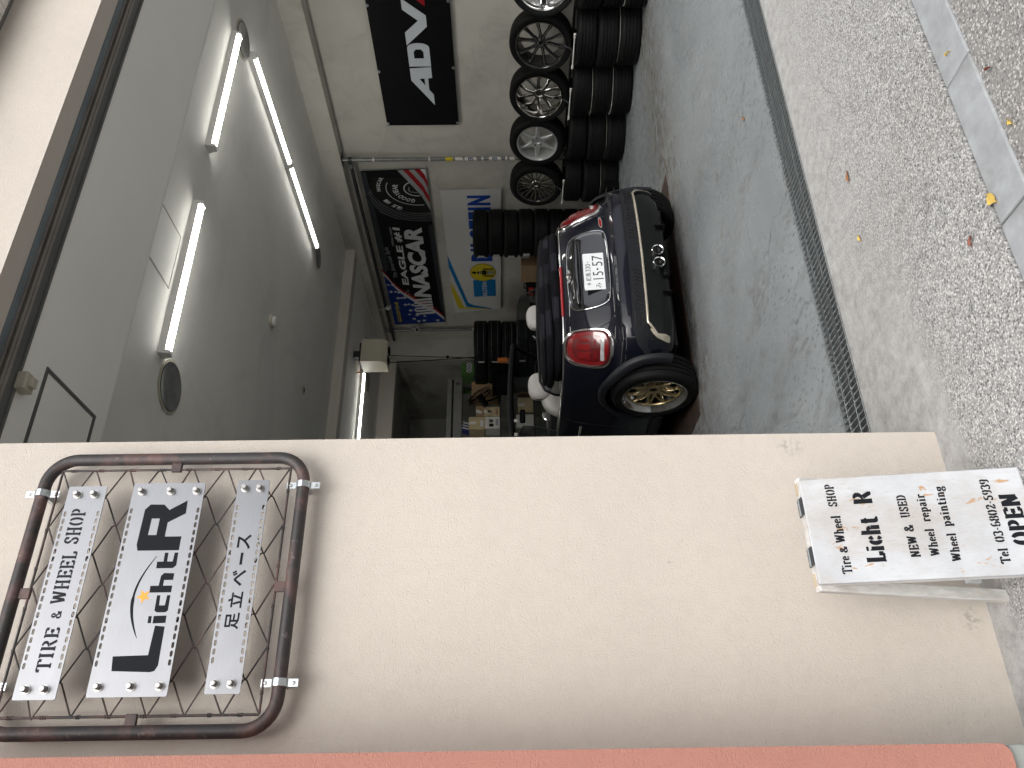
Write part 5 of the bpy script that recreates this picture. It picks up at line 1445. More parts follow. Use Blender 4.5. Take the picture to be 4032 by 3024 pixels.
# round leaves blown onto the floor, the apron and the kerb
def leaf(x, y, mat, L, W, ang, label, lift=.004, ground=0.0):
    L, W = L * .85, W * .85
    m = MB()
    n = 7
    top = []
    for i in range(n):
        q = i / (n - 1)
        w = W * math.sin(PI * (0.04 + .92 * q)) ** .8
        for s in (-1, 0, 1):
            top.append((L * (q - .5), s * w, lift * (0.4 + 1.6 * abs(s) + .8 * math.sin(3 * q + s)) + .0012))
    fs = [(3 * i + j, 3 * i + j + 1, 3 * i + j + 4, 3 * i + j + 3) for i in range(n - 1) for j in range(2)]
    k = len(top)
    m.add(top + [(a, b, c - .0007) for a, b, c in top], fs + [tuple(q + k for q in f)[::-1] for f in fs])
    m.tube([(-L * .5, 0, .002), (-L * .75, .002, .0015)], .0007, 5)
    o = m.build('fallen_leaf', mat, local=True, smooth=60)
    o.location = (x, y, ground + .0008); o.rotation_euler = (0, 0, rad(ang))
    return tag(o, label, 'leaf')
leaf(3.595, .941, 'leaf_b', .055, .012, 20, 'curled brown leaf on the garage floor beyond the drain grate')
leaf(2.302, .058, 'leaf_b', .05, .011, -20, 'narrow brown leaf in the middle of the speckled apron')
leaf(2.023, .103, 'leaf_y', .036, .010, 10, 'small tan leaf on the apron close to the drain grate')
leaf(1.560, -.623, 'leaf_y', .055, .020, 30, 'broad yellow leaf lying across the inner edge of the kerb', ground=.002)
leaf(1.527, -.481, 'leaf_r', .034, .009, -30, 'dark red brown leaf on the apron just inside the kerb')
leaf(1.890, -.795, 'leaf_r', .028, .006, 60, 'thin red leaf on the road side of the kerb')
leaf(1.684, -.790, 'leaf_y', .028, .008, 20, 'pale tan leaf on the road strip beside the kerb')
leaf(2.10, -.68, 'leaf_y', .026, .004, 80, 'tiny pale chip lying on a kerb stone', ground=.002)
# flush steel plate of a car lift under the car
lp = thing('lift_plate', 'rusty dark steel lift plate set in the floor under the car', 'floor plate', (3.8, 4.6, 0))
MB().box(2.662, 4.93, 2.80, 6.5, -.001, .005).build('plate', 'rustplate', lp, bev=.002, seg=1)
for a in ((2.642, 4.95, 2.78, 2.7985), (2.642, 2.6605, 2.7985, 6.5), (4.9315, 4.95, 2.7985, 6.5)): MB().box(a[0], a[1], a[2], a[3], -.001, .0035).build('edge_strip', 'rustplate', lp)
MB().box(4.55, 4.60, 2.83, 2.84, .0052, .006).box(4.70, 4.73, 2.86, 2.90, .0052, .006).build('slot', 'black', lp)

# ============================================================ across the street, seen only in reflections
for (x0, x1, y0, y1, h, mt, lb) in ((-14, -2.5, -27, -21, 8.0, 'city', 'pale rendered house across the street'), (-1.5, 9, -28, -21.5, 6.0, 'city2', 'grey brick house across the street'), (10, 22, -27, -21, 9.0, 'city', 'tall pale block across the street')):
    b = thing('house', lb, 'house', ((x0 + x1) / 2, (y0 + y1) / 2, 0))
    MB().box(x0, x1, y0, y1, 0, h).build('walls', mt, b)
    MB().box(x0 - .2, x1 + .2, y0 - .2, y1 + .2, h + .001, h + .25).build('roof', 'city2', b)
    nx = int((x1 - x0) / 2.4)
    for i in range(nx):
        for z in [1.0 + 2.9 * q for q in range(int(h / 2.9))]:
            x = x0 + 1.2 + i * 2.4
            wi = MB().box(x - .6, x + .6, y1 + .001, y1 + .03, z, z + 1.4).build('window', 'window', b)
            MB().box(x - .66, x + .66, y1 + .0305, y1 + .06, z - .08, z - .001).box(x - .02, x + .02, y1 + .0305, y1 + .045, z, z + 1.4).build('window_frame', 'white', wi)
# ============================================================ the car
XC, YR, WB = 3.665, 2.80, 2.495
car = thing('parked_car', 'dark navy convertible parked tail out in the garage, gold wheels, soft top folded', 'car', (XC, YR + 1.2, 0.0))
# horizontal slices: z, half width, rear y, front y, superellipse exponent
SL = [(.190, .770, 2.42, 5.98, 6.5), (.225, .808, 2.335, 6.03, 6.5), (.290, .832, 2.285, 6.07, 6.5), (.400, .846, 2.262, 6.10, 6.5), (.480, .850, 2.258, 6.10, 6.4),
      (.545, .851, 2.262, 6.09, 6.2), (.577, .850, 2.278, 6.08, 6.0), (.590, .848, 2.315, 6.075, 5.9), (.604, .846, 2.358, 6.07, 5.7), (.640, .843, 2.382, 6.06, 5.4), (.700, .836, 2.402, 6.03, 5.1),
      (.760, .828, 2.424, 5.98, 4.9), (.820, .816, 2.450, 5.92, 4.7), (.870, .801, 2.478, 5.85, 4.6), (.910, .784, 2.508, 5.76, 4.5), (.940, .766, 2.540, 5.66, 4.5), (.957, .754, 2.566, 5.58, 4.5), (.964, .742, 2.588, 5.50, 4.5)]
NX, NYv = 44, 56
def ring_dirs():
    out = []
    for i in range(NX): out.append((-1 + 2 * (i + .5) / NX, -1.0))
    for i in range(NYv): out.append((1.0, -1 + 2 * (i + .5) / NYv))
    for i in range(NX): out.append((1 - 2 * (i + .5) / NX, 1.0))
    for i in range(NYv): out.append((-1.0, 1 - 2 * (i + .5) / NYv))
    return out
DIRS = ring_dirs()
def slice_pts(z, w, r, f, n):
    yc, b = (r + f) / 2, (f - r) / 2
    P = []
    for dx, dy in DIRS:
        k = (abs(dx) ** n + abs(dy) ** n) ** (-1.0 / n)
        P.append(V3((XC + dx * k * w, yc + dy * k * b, z)))
    return P
bd = MB()
rings = [slice_pts(*s) for s in SL]
# deck inwards to the cockpit rim, then down into the tub
CK = (.963, .600, 2.98, 4.62, 6)
rings.append([a.lerp(b, .5) + V3((0, 0, .006)) for a, b in zip(slice_pts(.964, .742, 2.588, 5.5, 4.5), slice_pts(*CK))])
rings.append(slice_pts(*CK))
rings.append(slice_pts(.955, .592, 3.0, 4.60, 6))
rings.append(slice_pts(.36, .585, 3.0, 4.95, 6))
nr = len(DIRS)
for P in rings: bd.v += P
for i in range(len(rings) - 1):
    for k in range(nr):
        l = (k + 1) % nr
        bd.f.append((i * nr + k, i * nr + l, (i + 1) * nr + l, (i + 1) * nr + k))
bd.f.append(tuple(range(nr))[::-1])
bd.f.append(tuple((len(rings) - 1) * nr + k for k in range(nr)))
BV = BVHTree.FromPolygons([tuple(v) for v in bd.v], [f for f in bd.f if len(f) == 4], all_triangles=False)
body = bd.build('body', 'paint', car, smooth=40)
# wheel arches cut out
for y in (YR, YR + WB):
    cut = MB().cyl((XC - 1.2, y, .315), (XC - .625, y, .315), .352, n=56).build('cutter', 'black')
    cut2 = MB().cyl((XC + .625, y, .315), (XC + 1.2, y, .315), .352, n=56).build('cutter', 'black')
    for c in (cut, cut2):
        md = body.modifiers.new('b', 'BOOLEAN'); md.operation = 'DIFFERENCE'; md.solver = 'EXACT'
        c.location = -ORG[car.name]
        md.object = c
        bpy.context.view_layer.update()
        c.matrix_world = Matrix.Identity(4)
        bpy.context.view_layer.update()
        dg = bpy.context.evaluated_depsgraph_get()
        nm = bpy.data.meshes.new_from_object(body.evaluated_get(dg))
        body.modifiers.clear()
        body.data = nm
        bpy.data.objects.remove(c)
body.data.shade_smooth(); body.data.set_sharp_from_angle(angle=rad(40))

def cast(p, d, off=0.0):
    p, d = V3(p), V3(d).normalized()
    h, n, i, t = BV.ray_cast(p - d * 2.5, d)
    if h is None: return None, None
    if n.dot(d) > 0: n = -n
    return h + n * off, n
def drape(poly, origin, u, v, d, prof, skirt=None):
    """poly in (a,b) on the plane origin,u,v is pushed along d onto the body; prof: (scale, offset) rings from rim to centre"""
    origin, u, v = V3(origin), V3(u).normalized(), V3(v).normalized()
    cx = sum(p[0] for p in poly) / len(poly); cy = sum(p[1] for p in poly) / len(poly)
    m = MB(); n = len(poly)
    for sc_, off in prof:
        for a, b in poly:
            q = origin + u * (cx + (a - cx) * sc_) + v * (cy + (b - cy) * sc_)
            h, nn = cast(q, d, off)
            m.v.append(h if h is not None else q)
    L = len(prof)
    for i in range(L - 1):
        for k in range(n):
            l = (k + 1) % n
            m.f.append((i * n + k, i * n + l, (i + 1) * n + l, (i + 1) * n + k))
    m.f.append(tuple((L - 1) * n + k for k in range(n)))
    return m
def smooth_loop(poly, it=2):
    for _ in range(it):
        q = []
        for i in range(len(poly)):
            a, b = poly[i], poly[(i + 1) % len(poly)]
            q.append((a[0] * .75 + b[0] * .25, a[1] * .75 + b[1] * .25)); q.append((a[0] * .25 + b[0] * .75, a[1] * .25 + b[1] * .75))
        poly = q
    return poly
def seam(pts, d, r=.0028, name='shut_line', mat='black', closed=False, off=.0004):
    q = []
    for p in pts:
        h, n = cast(p, d, off)
        if h is not None: q.append(h)
    return MB().tube(q, r, 6, closed=closed).build(name, mat, car, smooth=60)

BACK = V3((0, 1, 0))
# tail lights
TLp = [(-.845, .905), (-.80, .942), (-.70, .955), (-.61, .940), (-.540, .850), (-.500, .720), (-.515, .650), (-.60, .622), (-.72, .625), (-.83, .660), (-.872, .760)]
def tail_light(s):
    dn = V3((-s * .62, .78, 0)).normalized()      # pushed on along the corner diagonal
    u = V3((-dn.y * -1, 0, 0))
    u = V3((dn.y, -dn.x, 0)); v = V3((0, 0, 1))
    base = V3((XC + s * .645, 2.50, 0))
    hw, z0, z1 = .152, .632, .948
    pl_ = smooth_loop([(a * .94, b) for a, b in [(-.115, z1 - .035), (-.06, z1), (.055, z1 - .002), (.118, z1 - .05), (.140, .80), (.145, .70), (.128, z0 + .02), (.06, z0), (-.05, z0 + .002), (-.128, z0 + .03), (-.145, .73), (-.135, .85)]], 2)
    if s > 0: pl_ = [(-a, b) for a, b in pl_][::-1]
    t = drape(pl_, base, u, v, dn, [(1.08, .000), (1.075, .010), (1.03, .018), (.955, .018), (.93, .006), (.90, .004)]).build('tail_light', 'chrome', car, smooth=35)
    ln = drape(pl_, base, u, v, dn, [(.935, .005), (.93, .012), (.86, .020), (.65, .0245), (.35, .026), (.1, .0262)]).build('lens', 'redlens', t, smooth=60)
    def inset(k0, k1, off):
        m = MB(); n = len(pl_)
        cx = sum(p[0] for p in pl_) / n; cy = sum(p[1] for p in pl_) / n
        for k in (k0, k1):
            for a, b in pl_:
                q = base + u * (cx + (a - cx) * k) + v * (cy + (b - cy) * k)
                h, nn = cast(q, dn, off); m.v.append(h if h is not None else q)
        m.f = [(i, (i + 1) % n, n + (i + 1) % n, n + i) for i in range(n)]
        return m
    inset(.84, .66, .0262).build('light_ring', 'redinner', t, smooth=60)
    for a0, a1, b0, b1, mt in ((-.078, .078, z0 + .046, z0 + .074, 'clearlens'), (-.070, -.022, .775, .86, 'redinner'), (-.010, .034, .775, .865, 'redinner'), (.046, .072, .775, .85, 'redinner'), (-.07, .07, .735, .748, 'redinner')):
        drape(rrect(a0, a1, b0, b1, .010 if mt == 'clearlens' else .004, 3), base, u, v, dn, [(1.0, .0265), (.98, .0310), (.8, .0318), (.6, .0322), (.4, .0322), (.2, .0322)] if mt == 'clearlens' else [(1.0, .0265), (.98, .0290), (.8, .0296)]).build('reverse_lamp' if mt == 'clearlens' else 'reflector', mt, t, smooth=50)
tail_light(-1); tail_light(1)

# tailgate: shut line, number plate housing, grip bar, plate, badges
tg = smooth_loop([(-.56, .955), (0, .958), (.56, .955), (.60, .90), (.53, .80), (.49, .66), (.45, .60), (0, .592), (-.45, .60), (-.49, .66), (-.53, .80), (-.60, .90)], 2)
seam([(XC + a, 2.0, b) for a, b in tg], BACK, .0030, closed=True)
hs = smooth_loop([(-.335, .86), (-.28, .905), (0, .912), (.28, .905), (.335, .86), (.345, .74), (.325, .655), (.27, .627), (0, .622), (-.27, .627), (-.325, .655), (-.345, .74)], 2)
hsg = drape(hs, (XC - .0, 0, 0), (1, 0, 0), (0, 0, 1), BACK, [(1.03, .000), (1.02, .006), (.985, .007), (.96, .0035), (.85, .0035), (.7, .0035), (.55, .0035), (.4, .0035), (.25, .0035), (.1, .0035)])
hsg.build('plate_housing', 'gloss', car, smooth=35)
seam([(XC + a * 1.015, 2.0, .765 + (b - .765) * 1.03) for a, b in hs], BACK, .0035, 'housing_trim', 'chrome', True, .006)
# grip bar across the upper part
m = MB()
gp = [(-.30, .825), (-.29, .872), (0, .884), (.29, .872), (.30, .825), (0, .835)]
drape(smooth_loop(gp, 2), (XC, 0, 0), (1, 0, 0), (0, 0, 1), BACK, [(1.0, .002), (.99, .026), (.90, .034), (.5, .036)]).build('grip_bar', 'gloss', car, smooth=50)
FPn = None
h, n_ = cast((XC, 0, .73), BACK)
py = h.y
tl = math.atan2(.035, .165)
PLF = Fr((XC - .045, py - .030, .645), (1, 0, 0), (0, math.sin(.10), math.cos(.10)), (0, -math.cos(.10), math.sin(.10)))
npl = MB().prism(rrect(-.165, .165, 0, .165, .008, 3), PLF, -.002, 0).build('number_plate', 'plate', car)
MB().obox(PLF, -.10, .10, .03, .13, -.030, -.0025).build('plate_bracket', 'blackmat', car)
m = MB()
put_text(m, '練馬', PLF, -.085, -.012, .112, .150, .0008, .01); put_text(m, '330', PLF, .0, .068, .112, .150, .0008, .0)
put_text(m, '15', PLF, -.075, -.005, .022, .098, .0008, .0); put_text(m, '-', PLF, .008, .026, .056, .068, .0008, .04); put_text(m, '57', PLF, .045, .142, .022, .098, .0008, .0)
put_text(m, 'み', PLF, -.150, -.105, .040, .080, .0008, .0)
m.build('characters', 'plateink', npl)
for a, mt in ((-.112, 'zinc'), (.085, 'plateink')):
    r = .012 if mt == 'zinc' else .004
    MB().lathe([(r, .0), (r * .9, .004), (0, .005)], PLF.p(a, .131, .0), PLF.n, 16).build('seal', mt, npl, smooth=50)
q, n_ = cast((XC - .02, 0, .897), BACK, .012)
bdg = MB().lathe([(.027, .0), (.026, .006), (.018, .009), (0, .010)], q, n_, 24).build('badge', 'darkchrome', car, smooth=50)
for s in (-1, 1):
    m = MB(); fr = Fr(q, (1, 0, 0), (0, 0, 1), n_)
    m.prism([(s * .024, -.012), (s * .045, -.012), (s * .052, -.004), (s * .058, .004), (s * .062, .013), (s * .024, .010)][::s], fr, .001, .005)
    m.build('badge_wing', 'chrome', car)

q, n_ = cast((XC + .405, 0, .655), BACK, .004)
fr = Fr(q, V3((1, 0, 0)), V3((0, 0, 1)), n_)
b2 = MB().prism([(-.05, 0), (-.02, .014), (.05, .014), (.055, -.004), (.02, -.014), (-.045, -.012)], fr, -.004, .004).build('badge', 'machined', car)
MB().prism([(-.034, .0), (-.012, .009), (.035, .009), (.038, -.003), (.012, -.009), (-.03, -.007)], fr, .0042, .0055).build('badge_face', 'p_red', b2)

# brightwork round the belt line with the third brake light in the middle
def belt(z, k):
    w, r, f, n = .752, 2.562, 5.60, 4.5
    return slice_pts(z, w, r, f, n)
bl = belt(.962, 0)
lo = [p for p in bl]
i0 = NX + 46                      # runs from the left door mirror round the tail to the right door
order = [((NX * 2 + NYv + k) % nr) for k in range(10, NYv)] + list(range(0, NX)) + [NX + k for k in range(0, NYv - 10)]
path = [lo[i] for i in order]
mid = [i for i, p in enumerate(path) if abs(p.x - (XC - .10)) < .235 and p.y < 3.2]
a0, a1 = mid[0], mid[-1]
MB().tube(path[:a0 + 1], .0085, 10).build('belt_trim', 'chrome', car, smooth=60)
MB().tube(path[a1:], .0085, 10).build('belt_trim', 'chrome', car, smooth=60)
MB().tube(path[a0:a1 + 1], .0115, 10).build('brake_light', 'redstrip', car, smooth=60)
# bumper: ledge line, honeycomb strip, champagne line, lower black panel, flap guards, tail pipes
low = smooth_loop([(-.575, .408), (0, .400), (.590, .410), (.655, .36), (.655, .262), (.5, .222), (0, .212), (-.5, .222), (-.63, .262), (-.635, .345)], 1)
drape(low, (XC - .03, 0, 0), (1, 0, 0), (0, 0, 1), BACK, [(1.0, .001), (.99, .008), (.97, .006), (.9, .005), (.8, .005), (.7, .005), (.6, .005), (.5, .005), (.4, .005), (.3, .005), (.2, .005), (.1, .005)]).build('lower_panel', 'lowpanel', car, smooth=40)
up_b = smooth_loop([(-.79, .505), (-.6, .500), (0, .49), (.6, .500), (.79, .505), (.83, .44), (.845, .30), (.80, .27), (.765, .30), (.74, .41), (.6, .428), (0, .412), (-.6, .428), (-.74, .41), (-.765, .30), (-.80, .27), (-.845, .30), (-.83, .44)], 1)
pv = []
def strip(top, bot, off, name, mat, d=BACK, thick=.006):
    """a draped band between two lines given as (x offset, z)"""
    m = MB(); N = len(top)
    for line, o in ((top, 0.0), (top, off), (bot, off), (bot, 0.0)):
        for a, b in line:
            h, n = cast((XC + a, 0, b), d, o)
            m.v.append(h if h is not None else V3((XC + a, 2.6, b)))
    for r in range(3):
        for k in range(N - 1): m.f.append((r * N + k, r * N + k + 1, (r + 1) * N + k + 1, (r + 1) * N + k))
    return m.build(name, mat, car, smooth=40)
def lerp_line(pts, n=40):
    out = []
    T = len(pts) - 1
    for i in range(n + 1):
        q = i / n * T; k = min(int(q), T - 1); f = q - k
        out.append((pts[k][0] + (pts[k + 1][0] - pts[k][0]) * f, pts[k][1] + (pts[k + 1][1] - pts[k][1]) * f))
    return out
tp = lerp_line([(-.775, .27), (-.770, .38), (-.700, .480), (-.60, .510), (0, .500), (.60, .510), (.700, .48), (.770, .38), (.775, .27)], 90)
bt = lerp_line([(-.650, .255), (-.652, .350), (-.600, .410), (-.55, .415), (0, .408), (.55, .415), (.61, .418), (.672, .35), (.675, .255)], 90)
strip(tp, bt, .012, 'bumper_band', 'plastic')
# honeycomb openings in the band
for s in (-1, 1):
    for k in range(3):
        x0 = s * (.61 - .165 * k); x1 = s * (.61 - .165 * k - .135)
        a, b = min(x0, x1), max(x0, x1)
        z0 = .428 - .003 * k
        g = drape([(a, z0 + .006), (a + .014, z0 + .062), (b - .014, z0 + .062), (b, z0 + .006), (b - .012, z0), (a + .012, z0)], (XC, 0, 0), (1, 0, 0), (0, 0, 1), BACK, [(1.0, .0128), (.9, .0132)]).build('bumper_grille', 'black', car)
        m = MB()
        for j in range(4):
            xx = a + .018 + (b - a - .036) * j / 3
            for zz in ((z0 + .010), (z0 + .040)):
                h, n = cast((XC + xx + (.008 if zz > z0 + .02 else 0), 0, zz + .006), BACK, .0145)
                if h is not None: m.lathe([(.0155, .0), (.0175, .004), (.0140, .004)], h, n, 6)
        m.build('honeycomb', 'softlight', g)
tpl = lerp_line([(-.640, .262), (-.640, .345), (-.570, .408), (-.3, .404), (0, .400), (.3, .404), (.600, .412), (.650, .385), (.665, .33), (.665, .262)], 110)
cl = []
for a, b in tpl:
    h, n = cast((XC + a, 0, b), BACK, .013)
    if h is not None: cl.append(h)
MB().tube(cl, .0105, 8).build('champagne_line', 'champ', car, smooth=60)
for s in (-1, 1):
    pz = smooth_loop([(s * .600, .412), (s * .655, .365), (s * .672, .300), (s * .672, .258), (s * .640, .255), (s * .638, .338)], 1)
    if s > 0: pz = pz[::-1]
    drape(pz, (XC, 0, 0), (1, 0, 0), (0, 0, 1), BACK, [(1.0, .004), (.95, .020), (.5, .022)]).build('corner_blade', 'champ' if s < 0 else 'plastic', car, smooth=40)
    seam([(XC + s * x, 2, z) for x, z in ((.50, .575), (.66, .578), (.80, .585))], BACK, .002)
    # reflector slit with a bright rim
    q = smooth_loop([(s * .655, .55), (s * .655, .575), (s * .80, .578), (s * .80, .553)], 1)
    h = [cast((XC + a, 0, b), BACK, .003)[0] for a, b in q]
    MB().tube(h, .0028, 6, closed=True).build('reflector_trim', 'chrome', car, smooth=60)
seam([(XC + x, 2, .577 + .006 * abs(x)) for x in [(-.80 + .05 * i) for i in range(33)]], BACK, .003, 'bumper_edge', 'black')
for x in (-.055, .055):
    e = V3((XC - .03 + x, 2.235, .285))
    MB().lathe([(.040, .20), (.040, .012), (.044, .0), (.041, -.004), (.0355, .0), (.034, .012), (.034, .12), (0, .121)], e, (0, 1, 0), 32).build('tail_pipe', 'chrome', car, smooth=40)
MB().box(XC - .03 - .13, XC - .03 + .13, 2.29, 2.46, .20, .255).build('pipe_surround', 'blackmat', car, bev=.02)
for s in (-1, 1):
    MB().box(XC + s * .3 - .004, XC + s * .3 + .004, 2.290, 2.40, .205, .30).build('diffuser_fin', 'blackmat', car)
MB().box(XC - .62, XC + .62, 2.5, 5.9, .165, .189).build('underbody', 'black', car)

# wheel arches and wheels
def arch_flare(s, y):
    m = MB(); n = 36
    ro = [(.352, .0), (.352, .02), (.375, .022), (.393, .016), (.402, .004), (.402, -.02)]
    pts = []
    for i in range(n + 1):
        a = rad(-12 + 204 * i / n)
        for (r, o) in ro:
            yy, zz = y + r * math.cos(a), .315 + r * math.sin(a)
            zz = max(zz, .19)
            hit = BV.ray_cast(V3((XC + s * 1.5, yy, max(zz, .23))), V3((-s, 0, 0)))[0]
            sx = hit.x if hit is not None else XC + s * .80
            q = min(1.0, max(0.0, (abs(yy - y) - .15) / .28)); q = q * q * (3 - 2 * q)
            lim = XC + s * (.838 - .075 * q)
            m.v.append(V3((max(sx * s, lim * s) * s + s * o, yy, zz)))
    k = len(ro)
    for i in range(n):
        for j in range(k - 1): m.f.append((i * k + j, i * k + j + 1, (i + 1) * k + j + 1, (i + 1) * k + j))
    m.build('arch_flare', 'plastic', car, smooth=40)
    wl = MB()
    for i in range(25):
        a = rad(-4 + 188 * i / 24)
        for q in (.50, .79): wl.v.append(V3((XC + s * q, y + .351 * math.cos(a), .315 + .351 * math.sin(a))))
    wl.f = [(2 * i, 2 * i + 1, 2 * i + 3, 2 * i + 2) for i in range(24)]
    wl.build('arch_liner', 'black', car, smooth=50)
for y in (YR, YR + WB):
    for s in (-1, 1): arch_flare(s, y)
def car_wheel():
    t = bpy.data.objects.new('wheel', None); COL.objects.link(t); t.parent = car; ORG[t.name] = V3((0, 0, 0))
    ty = tyre_mb(.312, .215, .232).build('tyre', 'tyre', t, local=True, smooth=32)
    rm = MB().lathe([(.231, .088), (.238, .094), (.2385, .102), (.232, .1025), (.226, .094), (.215, .070), (.204, .060), (.198, .058), (.190, .02), (.192, -.08), (.232, -.095), (.2385, -.095)], n=80).build('rim', 'chrome', t, local=True, smooth=38)
    MB().lathe([(.205, .0605), (.200, .0655), (.186, .066), (.183, .058), (.186, .050)], n=80).build('rim_ring', 'gold', t, local=True, smooth=38)
    m = MB()
    for k in range(10):
        for sg_ in (-1, 1):
            spoke(m, 36 * k, [(.045, .013, .034, 3 * sg_), (.085, .0085, .052, 5 * sg_), (.125, .0068, .060, 11 * sg_), (.188, .0075, .0625, 22 * sg_)], .022, .55)
    hub(m, .060, .046, .05, .030); m.build('spokes', 'gold', t, local=True, smooth=30)
    MB().lathe([(.029, .022), (.029, .034), (.022, .037), (0, .037)], n=24).build('centre_cap', 'blackmat', t, local=True, smooth=40)
    for k in range(30):
        a = rad(12 * k)
        MB().lathe([(.0042, .060), (.0038, .0685), (0, .069)], (.193 * math.cos(a), .193 * math.sin(a), 0), n=6).build('rim_bolt', 'darksteel', t, local=True)
    MB().lathe([(.15, -.05), (.15, -.04), (.05, -.035)], n=32).build('brake_disc', 'darksteel', t, local=True, smooth=40)
    return t
w0 = car_wheel()
first = True
for y in (YR, YR + WB):
    for s in (-1, 1):
        o = w0 if first else copy_tree(w0, car)
        first = False
        o.parent = car
        o.location = V3((XC + s * .775, y, .3125)) - ORG[car.name]
        o.rotation_euler = (Matrix.Rotation(s * PI / 2, 3, 'Y') @ Matrix.Rotation(0.3 + s, 3, 'Z')).to_euler()

# side: sill guard, door shut lines, handle
for s in (-1, 1):
    D = V3((-s, 0, 0))
    X = XC + s * 2
    seam([(X, 3.32, z) for z in (.96, .90, .84, .76, .66, .56, .48, .42)] , D, .0026)
    seam([(X, 3.32 + .05 * i, .42 - .012 * min(i, 8)) for i in range(28)], D, .0026)
    seam([(X, 4.66, z) for z in (.40, .55, .70, .85, .95)], D, .0026)
    seam([(X, 2.47, z) for z in (.62, .72, .82, .92)] , D, .0022)
    sl_ = MB()
    sl_.box(XC + s * .80 - .025, XC + s * .80 + .035, YR + .44, YR + WB - .44, .17, .27)
    sl_.build('sill_guard', 'plastic', car, bev=.015)
    h, n = cast((X, 3.46, .80), D, .018)
    MB().tube([h + V3((0, -.09, 0)) - n * .016, h + V3((0, -.08, 0)), h + V3((0, .08, 0)), h + V3((0, .09, 0)) - n * .016], .011, 10).build('door_handle', 'chrome', car, smooth=60)
    # door mirror
    c = V3((XC + s * .88, 4.50, 1.035))
    mm = MB().lathe([(0, -.05), (.05, -.045), (.085, -.015), (.095, .02), (.092, .05), (.085, .055)], c, (0, -1, 0), 28)
    mm.v = [V3((v.x, v.y, c.z + (v.z - c.z) * .72)) for v in mm.v]
    dm = mm.build('door_mirror', 'paint', car, smooth=50)
    mg_ = MB().lathe([(.084, .050), (.0, .051)], c, (0, -1, 0), 28); mg_.v = [V3((v.x, v.y, c.z + (v.z - c.z) * .72)) for v in mg_.v]
    mg_.build('mirror_glass', 'mglass', dm)
    mr = MB().lathe([(.084, .052), (.092, .050), (.094, .056), (.086, .058)], c, (0, -1, 0), 28, closed=True); mr.v = [V3((v.x, v.y, c.z + (v.z - c.z) * .72)) for v in mr.v]
    mr.build('mirror_ring', 'chrome', dm, smooth=50)
    MB().tube([c + V3((-s * .05, .01, -.04)), (XC + s * .745, 4.52, .965)], .018, 8).build('mirror_stalk', 'gloss', dm, smooth=50)

# windscreen: frame hoop and glass
A0, A1 = V3((0, 5.02, .965)), V3((0, 4.42, 1.315))
def ws(x, q): return V3((XC + x * (.735 - .145 * q), A0.y + (A1.y - A0.y) * q - .10 * (1 - x * x) * (-1) * .9, A0.z + (A1.z - A0.z) * q + .035 * q * (1 - x * x)))
hoop = [ws(-1, q / 8) for q in range(9)] + [ws(-1 + 2 * k / 14, 1) for k in range(1, 14)] + [ws(1, q / 8) for q in range(8, -1, -1)]
MB().tube(hoop, .026, 10).build('windscreen_frame', 'plastic', car, smooth=60)
MB().tube([ws(-1 + 2 * k / 14, 1) + V3((0, -.045, -.012)) for k in range(15)], .022, 8).build('header_trim', 'blackmat', car, smooth=60)
gl = MB()
for i in range(9):
    for k in range(15): gl.v.append(ws(-1 + 2 * k / 14, i / 8))
for i in range(8):
    for k in range(14): gl.f.append((i * 15 + k, i * 15 + k + 1, (i + 1) * 15 + k + 1, (i + 1) * 15 + k))
gl.build('windscreen', 'cglass', car, smooth=60)
MB().box(XC - .20, XC - .06, 4.52, 4.535, 1.205, 1.26).build('rear_view_mirror', 'blackmat', car, bev=.015)
for k in range(2):
    MB().box(XC - .42 + .14 * k, XC - .39 + .14 * k, 4.353, 4.356, 1.285, 1.315).build('sun_visor_label', 'paper', car)
for s in (-1, 1):
    # raised door glass with its front pillar
    def sg2(q, z): return V3((XC + s * (.742 - .30 * (z - .96)), q, z))
    prof = [(3.62, .962), (4.93, .962), (4.50, 1.265), (3.82, 1.275), (3.68, 1.245), (3.63, 1.15)]
    g = MB().add([sg2(a, b) for a, b in prof] + [sg2(a, b) + V3((-s * .005, 0, 0)) for a, b in prof], [tuple(range(6)), tuple(range(6, 12))[::-1]] + [(i, i + 6, (i + 1) % 6 + 6, (i + 1) % 6) for i in range(6)])
    g.build('door_window', 'cglass', car)
    MB().tube([sg2(3.62, .965), sg2(3.63, 1.15), sg2(3.68, 1.245), sg2(3.82, 1.276), sg2(4.48, 1.268)], .005, 6).build('window_edge', 'plastic', car, smooth=60)
    MB().tube([sg2(4.36, 1.26), sg2(4.66, .97)], .007, 6).build('quarter_pillar', 'blackmat', car, smooth=60)

